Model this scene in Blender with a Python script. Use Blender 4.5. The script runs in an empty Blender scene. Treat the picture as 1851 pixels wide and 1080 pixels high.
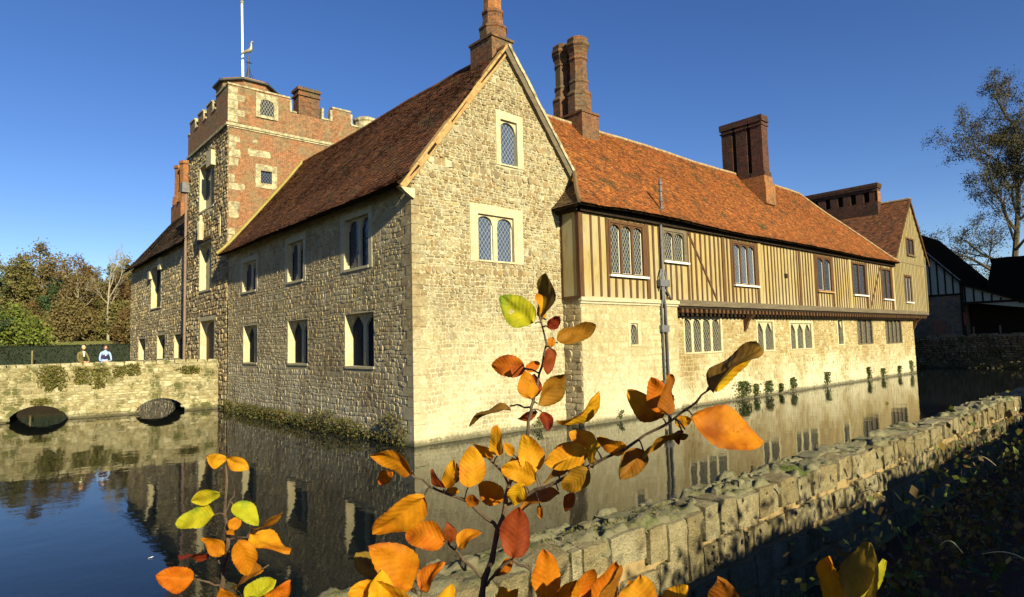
import bpy, math, random
import numpy as np
from mathutils import Vector, Matrix, noise

random.seed(7)
SC = bpy.context.scene
COL = SC.collection
PI = math.pi

# ------------------------------------------------------------------ camera frame (solved from the photograph)
FPX, CX, CY = 1126.06, 925.5, 540.0
YAW, PITCH, ROLL = [math.radians(a) for a in (48.765, 4.1586, -1.4444)]
CAM = Vector((-10.87, -17.31, 3.2))
_f = Vector((math.cos(PITCH)*math.cos(YAW), math.cos(PITCH)*math.sin(YAW), math.sin(PITCH)))
_r = Vector((math.sin(YAW), -math.cos(YAW), 0)); _u = _r.cross(_f)
CR = _r*math.cos(ROLL) + _u*math.sin(ROLL); CU = -_r*math.sin(ROLL) + _u*math.cos(ROLL); CF = _f
SUN_DIR = Vector((0.16, 1.0, -0.434)).normalized()      # way the light travels

def ray(px, py): return (CF*FPX + CR*(px-CX) - CU*(py-CY))
def at(px, py, depth): return CAM + ray(px, py)*(depth/FPX)          # point at a distance along the view axis
def hit(ax, val, px, py):
    d = ray(px, py); return CAM + d*((val-CAM[ax])/d[ax])

# ------------------------------------------------------------------ materials
class G:
    def __init__(s, name):
        s.m = bpy.data.materials.new(name); s.m.use_nodes = True
        s.nt = s.m.node_tree; s.b = s.nt.nodes['Principled BSDF']; s._geo = None
        s.b.inputs['Specular IOR Level'].default_value = 0.25
    def n(s, t, props=None, **ins):
        nd = s.nt.nodes.new(t)
        for k, v in (props or {}).items(): setattr(nd, k, v)
        for k, v in ins.items():
            key = int(k[1:]) if k[0] == '_' and k[1:].isdigit() else k.replace('_', ' ')
            s.set(nd.inputs[key], v)
        return nd
    def set(s, inp, v):
        if isinstance(v, bpy.types.NodeSocket): s.nt.links.new(v, inp)
        else:
            if isinstance(v, tuple) and len(v) == 3 and inp.type == 'RGBA': v = (*v, 1)
            inp.default_value = v
    def geo(s):
        if not s._geo: s._geo = s.n('ShaderNodeNewGeometry')
        return s._geo
    def pos(s): return s.geo().outputs['Position']
    def rpi(s): return s.geo().outputs['Random Per Island']
    def noise(s, scale, vec=None, detail=4, rough=.6, dist=0):
        return s.n('ShaderNodeTexNoise', None, Vector=vec or s.pos(), Scale=scale, Detail=detail, Roughness=rough, Distortion=dist).outputs['Fac']
    def ramp(s, fac, stops, interp='LINEAR'):
        r = s.n('ShaderNodeValToRGB', None, Fac=fac); cr = r.color_ramp; cr.interpolation = interp
        while len(cr.elements) < len(stops): cr.elements.new(1)
        for e, (p, c) in zip(cr.elements, stops):
            e.position = p; e.color = (*c, 1) if len(c) == 3 else c
        return r.outputs['Color']
    def val(s, fac, a, b, lo=0, hi=1):
        return s.n('ShaderNodeMapRange', None, Value=fac, From_Min=a, From_Max=b, To_Min=lo, To_Max=hi).outputs[0]
    def mix(s, fac, a, b, mode='MIX'):
        return s.n('ShaderNodeMixRGB', {'blend_type': mode}, Fac=fac, Color1=a, Color2=b).outputs['Color']
    def math(s, op, a, b=0.0, c=0.0):
        return s.n('ShaderNodeMath', {'operation': op}, _0=a, _1=b, _2=c).outputs[0]
    def xyz(s, v=None):
        x = s.n('ShaderNodeSeparateXYZ', None, Vector=v or s.pos()); return x.outputs[0], x.outputs[1], x.outputs[2]
    def comb(s, x, y, z): return s.n('ShaderNodeCombineXYZ', None, X=x, Y=y, Z=z).outputs[0]
    def scaled(s, sc, v=None):
        return s.n('ShaderNodeMapping', None, Vector=v or s.pos(), Scale=sc).outputs[0]
    def bump(s, h, strength=.4, dist=.02):
        s.set(s.b.inputs['Normal'], s.n('ShaderNodeBump', None, Height=h, Strength=strength, Distance=dist).outputs[0])
    def out(s, col=None, rough=.85, **kw):
        if col is not None: s.set(s.b.inputs['Base Color'], col)
        s.set(s.b.inputs['Roughness'], rough)
        for k, v in kw.items(): s.set(s.b.inputs[k.replace('_', ' ')], v)
        return s.m

def even(cols): return [(i/max(1, len(cols)-1), c) for i, c in enumerate(cols)]

def stone_mat(name, cols, stain=(.30, .17, .07), low=None, lowz=(0, 4), grime=(.09, .075, .05), wet=True, moss=0, bump=.5, lichen=0):
    g = G(name)
    c = g.ramp(g.rpi(), even(cols))
    n1 = g.noise(.55, detail=6); n2 = g.noise(9, detail=5, rough=.7); n3 = g.noise(2.2, detail=5)
    c = g.mix(g.val(n3, .47, .66, 0, .75), c, stain)
    c = g.mix(g.val(g.noise(4.6, detail=7, rough=.75), .56, .68, 0, .7), c, grime)
    x, y, z = g.xyz()
    if low is not None:
        zf = g.math('ADD', z, g.math('MULTIPLY', g.math('SUBTRACT', n1, .5), 5.0))
        c = g.mix(g.val(zf, lowz[1], lowz[0], 0, .8), c, low)
    c = g.mix(g.val(n1, .48, .70, 0, .6), c, grime); c = g.mix(g.val(g.noise(.22, detail=6, rough=.65), .40, .62, 0, .35), c, tuple(v*.62 for v in stain))
    c = g.mix(1.0, c, g.ramp(n2, [(.25, (.55, .55, .55)), (.75, (1.25, 1.25, 1.25))]), 'MULTIPLY')
    if lichen: c = g.mix(1.0, c, g.ramp(g.noise(42, detail=8, rough=.8), [(.32, (.45, .42, .36)), (.46, (.95, .95, .95)), (.7, (1.3, 1.28, 1.2))]), 'MULTIPLY'); c = g.mix(g.val(g.noise(95, detail=3), .62, .68, 0, .75), c, (.08, .065, .035))
    if lichen: c = g.mix(g.val(g.noise(2.6, detail=3, rough=.4), .715, .725, 0, .95), c, (.62, .60, .50)); c = g.mix(g.val(g.noise(9, detail=8, rough=.8), .57, .64, 0, .6), c, (.10, .09, .04))
    if moss: c = g.mix(g.val(g.noise(1.1, detail=7), .62-moss*.12, .72-moss*.12, 0, .8), c, (.055, .06, .015))
    if wet:
        zz = g.math('ADD', z, g.math('MULTIPLY', g.noise(3.0), .25))
        c = g.mix(g.val(zz, .36, .18, 0, .85), c, (.05, .045, .025))
    g.bump(g.math('ADD', g.noise(26, detail=8, rough=.75), g.noise(80, detail=4)) if lichen else g.noise(26, detail=6, rough=.7), bump, .035 if lichen else .02)
    return g.out(c, .92)

def mortar_mat(name, a, b, low=None, lowz=(0, 4)):
    g = G(name); c = g.mix(g.noise(3, detail=6), a, b)
    x, y, z = g.xyz()
    if low is not None:
        zf = g.math('ADD', z, g.math('MULTIPLY', g.math('SUBTRACT', g.noise(.55, detail=6), .5), 5.0))
        c = g.mix(g.val(zf, lowz[1], lowz[0], 0, .8), c, low)
    c = g.mix(g.val(z, .3, .15, 0, .8), c, (.05, .045, .025))
    g.bump(g.noise(18, detail=6), .5, .02); return g.out(c, .95)

def tile_mat(name, cols, dark, darkfac, moss, mossfac, lichen=None):
    g = G(name); c = g.ramp(g.rpi(), even(cols))
    a = g.noise(.9, detail=7, rough=.7); b = g.noise(2.6, detail=6, rough=.7)
    e = g.noise(7.5, g.scaled((1, 1, 1.6)), 5, .75)
    c = g.mix(g.val(b, .50, .64, 0, darkfac), c, dark)
    c = g.mix(g.val(e, .55, .66, 0, darkfac*.85), c, dark)
    c = g.mix(g.val(a, .55, .64, 0, mossfac), c, moss)
    if lichen: c = g.mix(g.val(g.noise(6, detail=6), .62, .72, 0, .6), c, lichen)
    g.bump(g.noise(40), .3, .01); return g.out(c, .9)

def plain(name, a, b=None, scale=4, rough=.8, bump=.25, stretch=(1, 1, 1), bscale=30, metal=0, spec=.25):
    g = G(name)
    v = g.scaled(stretch)
    c = a if b is None else g.mix(g.val(g.noise(scale, v, 6, .65), .35, .65), a, b)
    if bump: g.bump(g.noise(bscale, v, 5), bump, .01)
    g.out(c, rough, Metallic=metal); g.b.inputs['Specular IOR Level'].default_value = spec
    return g.m

def brick_mat(name, c1, c2, mortar, patch, sc=1.0):
    g = G(name); x, y, z = g.xyz()
    v = g.comb(g.math('ADD', x, y), z, 0)
    t = g.n('ShaderNodeTexBrick', {'offset': .5}, Vector=v, Color1=c1, Color2=c2, Mortar=mortar, Scale=1.0,
            Mortar_Size=.012, Mortar_Smooth=.2, Bias=-.1, Brick_Width=.24*sc, Row_Height=.078*sc)
    c = g.mix(g.val(g.noise(.9, detail=7, rough=.7), .44, .62, 0, .85), t.outputs['Color'], patch)
    c = g.mix(g.val(g.noise(2.3, detail=6, rough=.75), .56, .66, 0, .7), c, tuple(v*.5 for v in patch))
    c = g.mix(1.0, c, g.ramp(g.noise(16, detail=4, rough=.7), [(.35, (.6, .6, .6)), (.65, (1.3, 1.3, 1.3))]), 'MULTIPLY')
    c = g.mix(1.0, c, g.ramp(g.noise(5, detail=6, rough=.75), [(.3, (.5, .5, .5)), (.7, (1.3, 1.3, 1.3))]), 'MULTIPLY')
    h = g.math('ADD', t.outputs['Fac'], g.math('MULTIPLY', g.noise(30), -.6))
    nb = g.n('ShaderNodeBump', {'invert': True}, Height=h, Strength=.6, Distance=.02)
    g.set(g.b.inputs['Normal'], nb.outputs[0])
    return g.out(c, .9)

def glass_mat(name, lead, a=.085, w=.16, base=(.012, .014, .02), slope=1.35, spec=.6):
    g = G(name); x, y, z = g.xyz(); u = g.math('ADD', x, y)
    zz = g.math('DIVIDE', z, slope)
    def line(e):
        f = g.math('FRACT', g.math('DIVIDE', e, a*2)); return g.math('LESS_THAN', g.math('ABSOLUTE', g.math('SUBTRACT', f, .5)), w*.5)
    l = g.math('MAXIMUM', line(g.math('ADD', u, zz)), line(g.math('SUBTRACT', u, zz)))
    pane = g.mix(g.noise(3), base, tuple(v*2.2 for v in base))
    g.bump(g.noise(5, detail=2), .35, .03)
    return g.out(g.mix(l, pane, lead), g.math('ADD', g.math('MULTIPLY', l, .5), .1), Specular_IOR_Level=g.math('SUBTRACT', spec, g.math('MULTIPLY', l, spec*.8)))

M = {}
cream = (.60, .51, .29)
M['facade'] = stone_mat('facade_rubble', [(.31, .24, .13), (.42, .34, .19), (.48, .40, .24), (.35, .275, .15), (.50, .43, .27), (.39, .335, .215)], stain=(.32, .21, .095), low=(.45, .43, .35), lowz=(-1, 3.2), grime=(.13, .10, .06))
M['facade_m'] = mortar_mat('facade_mortar', (.29, .235, .135), (.38, .31, .19))
M['gable'] = stone_mat('gable_rubble', [(.21, .15, .075), (.31, .27, .165), (.41, .375, .255), (.16, .125, .075), (.38, .31, .17), (.29, .27, .19), (.34, .26, .125)], stain=(.23, .13, .045), low=(.60, .55, .37), lowz=(-1.0, 5.2), grime=(.22, .19, .12))
M['gable_m'] = mortar_mat('gable_mortar', (.31, .27, .165), (.39, .35, .23), low=(.57, .52, .35), lowz=(-1.8, 4.2))
M['base'] = stone_mat('wing_base_stone', [(.35, .27, .12), (.43, .36, .20), (.22, .15, .06), (.50, .45, .28), (.37, .29, .14), (.29, .21, .085)], stain=(.27, .165, .05), low=(.54, .50, .36), lowz=(.4, 2.5), grime=(.24, .18, .085))
M['pier'] = stone_mat('pier_ashlar', [(.40, .345, .20), (.45, .39, .235), (.37, .315, .175), (.48, .425, .265)], stain=(.33, .25, .12), low=(.54, .50, .36), lowz=(.4, 3.0), grime=(.27, .225, .13))
M['base_m'] = mortar_mat('wing_base_mortar', (.27, .21, .10), (.34, .28, .16), low=(.50, .46, .32), lowz=(-.3, 2.3))
M['tower'] = stone_mat('tower_rubble', [(.20, .17, .11), (.33, .28, .17), (.46, .40, .25), (.27, .21, .12), (.13, .105, .065), (.40, .33, .18)], grime=(.12, .10, .06))
M['tower_m'] = mortar_mat('tower_mortar', (.17, .14, .085), (.27, .22, .14))
M['bridge'] = stone_mat('bridge_stone', [(.30, .26, .145), (.39, .34, .20), (.45, .40, .26), (.23, .19, .10), (.35, .29, .16)], stain=(.18, .14, .05), grime=(.14, .12, .06), moss=.9)
M['bridge_m'] = mortar_mat('bridge_mortar', (.20, .17, .09), (.29, .25, .14))
M['wallstone'] = stone_mat('moat_wall_stone', [(.33, .275, .155), (.42, .355, .205), (.37, .305, .165), (.27, .215, .11), (.46, .40, .25)], stain=(.24, .17, .07), grime=(.15, .13, .065), wet=False, moss=.3, bump=1.0, lichen=1)
g = G('moat_wall_top'); c = g.ramp(g.rpi(), even([(.15, .135, .075), (.21, .19, .11), (.18, .155, .085), (.25, .225, .14)]))
c = g.mix(g.val(g.noise(4, detail=8, rough=.75), .5, .62, 0, .8), c, (.085, .085, .028))
c = g.mix(g.val(g.noise(2.1, detail=6), .62, .68, 0, .9), c, (.06, .085, .012))
c = g.mix(g.val(g.noise(14, detail=6, rough=.8), .62, .7, 0, .85), c, (.33, .31, .22))
g.bump(g.noise(30, detail=8, rough=.8), 1.0, .03); M['walltop'] = g.out(c, .95)
M['wallmortar'] = mortar_mat('moat_wall_mortar', (.29, .20, .085), (.20, .15, .08))
M['rubble'] = stone_mat('dark_rubble', [(.10, .085, .05), (.20, .17, .10), (.28, .24, .15), (.14, .12, .07)], wet=True, moss=.7)
M['barnstone'] = stone_mat('barn_stone', [(.06, .06, .06), (.11, .11, .10), (.16, .15, .13), (.08, .08, .07)], wet=False)
g = G('dressed_stone'); c = g.mix(g.val(g.noise(3, detail=6, rough=.7), .38, .62), (.47, .41, .26), (.36, .30, .18)); c = g.mix(g.val(g.noise(9, detail=7, rough=.75), .54, .68, 0, .6), c, (.22, .18, .10)); g.bump(g.noise(24, detail=6), .5, .02); M['dressed'] = g.out(c, .9)
M['dressed_grey'] = plain('dressed_grey_stone', (.33, .29, .20), (.42, .36, .23), 3, .85, .4)
M['quoin'] = plain('quoin_stone', (.50, .45, .28), (.34, .29, .16), 2.5, .9, .6)
g = G('worn_stone'); c = g.mix(g.val(g.noise(3.5, detail=7, rough=.7), .4, .62), (.42, .37, .23), (.17, .14, .085)); c = g.mix(g.val(g.noise(11, detail=5), .55, .68, 0, .7), c, (.10, .085, .05)); g.bump(g.noise(18, detail=6), .7, .03); M['worn'] = g.out(c, .95)
M['brick'] = brick_mat('tower_brick', (.31, .098, .033), (.19, .062, .026), (.25, .20, .12), (.19, .155, .085))
M['chimbrick'] = brick_mat('chimney_brick', (.20, .075, .03), (.11, .042, .022), (.15, .11, .065), (.10, .08, .045), 1.35)
M['chimbright'] = brick_mat('orange_chimney_brick', (.33, .115, .03), (.25, .085, .025), (.25, .16, .08), (.16, .09, .045), 1.35)
M['chimdark'] = brick_mat('dark_chimney_brick', (.11, .036, .024), (.065, .023, .017), (.09, .06, .04), (.04, .028, .02), 1.35)
M['tile_dark'] = tile_mat('dark_red_tiles', [(.13, .048, .02), (.20, .068, .025), (.06, .026, .014), (.27, .095, .03), (.10, .042, .02), (.17, .062, .025)], (.04, .024, .015), .7, (.12, .09, .04), .6, (.24, .17, .08))
M['tile_orange'] = tile_mat('orange_tiles', [(.29, .083, .016), (.20, .055, .013), (.38, .135, .028), (.10, .036, .015), (.31, .096, .018), (.23, .068, .015)], (.10, .042, .015), .8, (.06, .046, .018), .8, (.34, .23, .08))
M['tile_plum'] = tile_mat('plum_tiles', [(.15, .055, .025), (.20, .07, .028), (.09, .035, .02), (.26, .105, .042)], (.035, .02, .014), .85, (.07, .055, .03), .5)
M['tile_brown'] = tile_mat('brown_tiles', [(.11, .065, .032), (.14, .085, .04), (.08, .045, .024)], (.06, .04, .025), .6, (.12, .10, .05), .5)
M['ridge'] = plain('ridge_tiles', (.22, .11, .05), (.32, .26, .16), 5, .9, .5)
M['verge'] = plain('verge_mortar', (.36, .25, .10), (.27, .14, .055), 6, .9, .5)
M['flashing'] = plain('mossy_flashing', (.20, .16, .035), (.28, .22, .08), 3, .95, .6)
M['undertile'] = plain('roof_underside', (.022, .015, .009), spec=0)
M['lead'] = plain('roof_lead', (.05, .055, .06), (.08, .085, .09), 4, .5)
g = G('ochre_plaster'); s = g.noise(3, g.scaled((3, 3, .35)), 6, .7); w = g.noise(.35, detail=5)
c = g.ramp(s, [(.3, (.225, .165, .06)), (.5, (.30, .222, .086)), (.72, (.35, .272, .12))])
c = g.mix(g.val(w, .42, .66, 0, .65), c, (.29, .265, .17)); c = g.mix(g.val(g.noise(1.7, g.scaled((2.5, 2.5, .5)), 7, .75), .52, .66, 0, .75), c, (.17, .135, .07)); c = g.mix(g.val(g.noise(14, detail=6, rough=.8), .6, .7, 0, .5), c, (.20, .165, .10))
x, y, z = g.xyz(); c = g.mix(g.val(g.math('ADD', z, g.math('MULTIPLY', s, .9)), 6.1, 5.3, 0, .55), c, (.33, .28, .18))
g.bump(g.noise(20, detail=6), .3, .01); M['plaster'] = g.out(c, .9)
M['timber'] = plain('dark_oak', (.05, .024, .011), (.11, .052, .02), 3, .85, .6, (6, 6, .5))
M['timber_warm'] = plain('warm_oak', (.060, .028, .012), (.115, .056, .02), 3, .85, .6, (6, 6, .5))
M['beam'] = plain('grey_oak_beam', (.085, .065, .042), (.14, .11, .07), 2, .9, .7, (.6, 5, 5))
M['greystud'] = plain('weathered_stud', (.13, .10, .05), (.19, .15, .08), 3, .9, .5, (6, 6, .5))
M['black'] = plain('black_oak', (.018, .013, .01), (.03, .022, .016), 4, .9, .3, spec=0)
M['white'] = plain('white_paint', (.72, .70, .62), (.60, .57, .48), 6, .6, .2)
M['palepanel'] = plain('pale_plaster', (.25, .26, .21), (.33, .33, .26), 3, .9, .2)
M['glass_dark'] = glass_mat('leaded_glass_dark', (.10, .12, .17), w=.10, spec=.35)
M['glass_deep'] = glass_mat('leaded_glass_deep', (.035, .04, .05), w=.10, spec=.08); M['glass_deep'].node_tree.nodes['Principled BSDF'].inputs['IOR'].default_value = 1.08
M['glass_blue'] = glass_mat('leaded_glass_blue', (.20, .21, .22), a=.085, w=.12, base=(.025, .034, .06))
M['glass_lead'] = glass_mat('leaded_glass_pale', (.22, .205, .15), a=.085, w=.15, base=(.014, .015, .015), slope=1.7)
M['pipe'] = plain('grey_lead_pipe', (.085, .085, .095), (.14, .135, .135), 6, .55, .2)
M['pipe_brown'] = plain('brown_pipe', (.14, .09, .07), (.19, .13, .10), 4, .6, .1)
M['door'] = plain('oak_door', (.10, .06, .03), (.16, .10, .05), 3, .8, .5, (6, 6, .5))
M['flag'] = plain('white_pole', (.80, .80, .78), None, 4, .4, 0)
M['iron'] = plain('black_iron', (.02, .02, .022), None, 4, .5, 0)
M['gilt'] = plain('gilded_copper', (.34, .29, .17), (.26, .24, .17), 8, .4, .1, metal=.3)
M['bark'] = plain('dark_bark', (.05, .04, .028), (.10, .08, .05), 6, .95, .6)
M['bark_pale'] = plain('pale_bark', (.20, .175, .12), (.30, .26, .18), 6, .9, .4)
M['bark_brown'] = plain('brown_bark', (.16, .12, .075), (.22, .17, .11), 6, .9, .4)

def leafy(name, cols, trans=.25, rough=.7):
    g = G(name); c = g.ramp(g.rpi(), even(cols)); c = g.mix(g.val(g.noise(.8, detail=5), .35, .7, 0, .5), c, tuple(v*.45 for v in cols[0]))
    g.out(c, rough)
    tr = g.n('ShaderNodeBsdfTranslucent', None, Color=c); mx = g.n('ShaderNodeMixShader', None, Fac=trans)
    o = g.nt.nodes['Material Output']
    g.nt.links.new(g.b.outputs[0], mx.inputs[1]); g.nt.links.new(tr.outputs[0], mx.inputs[2]); g.nt.links.new(mx.outputs[0], o.inputs[0])
    return g.m
M['wood_brown'] = leafy('autumn_brown_leaves', [(.155, .115, .04), (.20, .145, .05), (.125, .105, .04), (.17, .11, .037), (.12, .11, .042)])
M['wood_olive'] = leafy('autumn_olive_leaves', [(.145, .13, .04), (.185, .16, .048), (.11, .105, .034), (.20, .16, .05)])
M['wood_rust'] = leafy('autumn_rust_leaves', [(.15, .085, .03), (.12, .075, .028), (.17, .105, .034), (.10, .07, .028)])
M['ever'] = leafy('evergreen_needles', [(.03, .055, .02), (.045, .08, .025), (.02, .04, .018)], .1)
M['bush'] = leafy('bright_bush_leaves', [(.13, .17, .025), (.18, .21, .035), (.09, .12, .02), (.15, .15, .03)])
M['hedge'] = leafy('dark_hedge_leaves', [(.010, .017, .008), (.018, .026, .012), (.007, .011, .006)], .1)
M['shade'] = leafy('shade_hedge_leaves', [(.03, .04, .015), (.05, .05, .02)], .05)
M['ash'] = leafy('ash_leaves', [(.045, .045, .02), (.075, .065, .025), (.035, .035, .018), (.10, .08, .03)], .15)
M['fern'] = leafy('fern_leaves', [(.07, .10, .025), (.10, .12, .03), (.05, .075, .02), (.16, .12, .04)])
M['water_plants'] = leafy('bank_leaves', [(.06, .08, .02), (.10, .10, .025), (.15, .10, .035), (.045, .06, .02), (.19, .12, .04)])
M['moss'] = leafy('moss_leaves', [(.13, .125, .028), (.17, .14, .032), (.09, .10, .024), (.19, .135, .045)], .1)
M['bramble'] = leafy('bramble_leaves', [(.05, .09, .018), (.10, .13, .02), (.24, .17, .03), (.19, .085, .022), (.035, .065, .016), (.11, .055, .02)], .2)
M['litter'] = plain('leaf_litter', (.014, .010, .006), (.028, .019, .010), 12, .95, 1.0)  # near-black: the shade over the bank is put into the litter colour
M['grass_stem'] = plain('dry_grass', (.50, .42, .20), None, 4, .8, 0)
M['lawn'] = plain('lawn', (.10, .12, .028), (.17, .15, .05), .35, .95, .6, bscale=6)
M['skin'] = plain('skin', (.62, .30, .17), None, 4, .6, 0)
M['jacket'] = plain('olive_jacket', (.12, .10, .035), (.15, .12, .045), 20, .9, .2)
M['shirt'] = plain('pale_shirt', (.72, .70, .52), None, 4, .9, 0)
M['blue'] = plain('pale_blue_sleeves', (.25, .36, .62), None, 4, .9, 0)
M['navy'] = plain('navy_waistcoat', (.03, .03, .09), (.05, .03, .09), 8, .9, 0)
M['grey_hair'] = plain('grey_hair', (.45, .36, .28), None, 4, .8, 0)
M['dark_hair'] = plain('dark_hair', (.035, .022, .018), None, 4, .6, 0)
M['trousers'] = plain('trousers', (.08, .07, .06), None, 4, .9, 0)
M['red'] = plain('red_paint', (.35, .03, .04), None, 4, .6, 0)
M['rustboard'] = plain('rust_board', (.20, .08, .045), (.13, .06, .04), 4, .9, .2)
M['feather'] = plain('white_feather', (.85, .85, .82), None, 4, .8, 0)
g = G('moat_water')
v = g.scaled((.9, .9, 1)); h = g.math('ADD', g.math('MULTIPLY', g.noise(1.1, v, 3, .5), 1.0), g.math('MULTIPLY', g.noise(7, g.n('ShaderNodeMapping', None, Vector=g.pos(), Rotation=(0, 0, YAW), Scale=(2.2, .5, 1)).outputs[0], 3, .55), .10))
g.bump(h, .10, .06)
M['water'] = g.out((.005, .007, .008), .015, IOR=1.33, Specular_IOR_Level=.30)

def leaf_mat(name, base, edge, spot, vein):
    g = G(name)
    uv = g.n('ShaderNodeUVMap').outputs[0]; u, v, _ = g.xyz(uv)       # u -1..1 across, v 0..1 along
    au = g.math('ABSOLUTE', u)
    lv = g.math('ADD', g.math('SUBTRACT', v, g.math('MULTIPLY', au, .22)), g.math('MULTIPLY', g.math('SUBTRACT', g.noise(22, detail=2), .5), .10))
    sv = g.math('SINE', g.math('MULTIPLY', lv, 2*PI*9))
    vm = g.math('MAXIMUM', g.val(sv, .80, 1.0), g.val(au, .07, .02))
    n1 = g.noise(28, detail=5, rough=.65); n2 = g.noise(90, detail=4); n3 = g.noise(14, detail=3)
    oi = g.n('ShaderNodeObjectInfo').outputs['Random']
    c = g.mix(g.val(n1, .38, .66), base, edge)
    c = g.mix(g.math('MULTIPLY', vm, .15), c, vein); c = g.mix(g.val(g.noise(60, detail=5, rough=.8), .62, .70, 0, .75), c, spot)
    c = g.mix(g.val(n3, .58, .70, 0, .75), c, spot)
    c = g.mix(g.val(g.math('ADD', g.math('MULTIPLY', au, .5), g.math('MULTIPLY', n1, .6)), .72, .86, 0, .6), c, spot)
    hs = g.n('ShaderNodeHueSaturation', None, Color=c, Hue=g.val(oi, 0, 1, .485, .515), Saturation=1.0, Value=g.val(n2, .3, .7, .92, 1.22))
    c = hs.outputs[0]
    g.bump(g.math('ADD', g.math('MULTIPLY', sv, .2), n2), .28, .002)
    g.out(c, .6); g.b.inputs['Specular IOR Level'].default_value = .12
    tr = g.n('ShaderNodeBsdfTranslucent', None, Color=c); mx = g.n('ShaderNodeMixShader', None, Fac=.45)
    o = g.nt.nodes['Material Output']
    g.nt.links.new(g.b.outputs[0], mx.inputs[1]); g.nt.links.new(tr.outputs[0], mx.inputs[2]); g.nt.links.new(mx.outputs[0], o.inputs[0])
    return g.m
LM = {'O': leaf_mat('orange_beech_leaf', (.50, .185, .006), (.42, .115, .005), (.20, .05, .007), (.54, .27, .02)),
      'Y': leaf_mat('golden_beech_leaf', (.56, .30, .010), (.50, .20, .006), (.38, .11, .006), (.58, .38, .04)),
      'G': leaf_mat('yellow_green_beech_leaf', (.45, .36, .014), (.28, .30, .016), (.08, .16, .012), (.50, .42, .05)),
      'B': leaf_mat('bronze_beech_leaf', (.30, .12, .009), (.22, .085, .009), (.11, .085, .012), (.36, .19, .03)),
      'R': leaf_mat('rust_beech_leaf', (.25, .055, .010), (.17, .032, .009), (.09, .02, .008), (.32, .10, .018)),
      'D': leaf_mat('dull_olive_beech_leaf', (.22, .125, .018), (.16, .095, .016), (.09, .04, .014), (.27, .17, .035))}  # also colours leaves lying in shade: the shade is put into the colour
M['twig'] = plain('beech_twig', (.05, .032, .022), (.10, .065, .04), 30, .7, .4, bscale=120)
M['stem'] = plain('beech_stem', (.16, .14, .09), (.10, .08, .05), 20, .8, .5, bscale=90)

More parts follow.
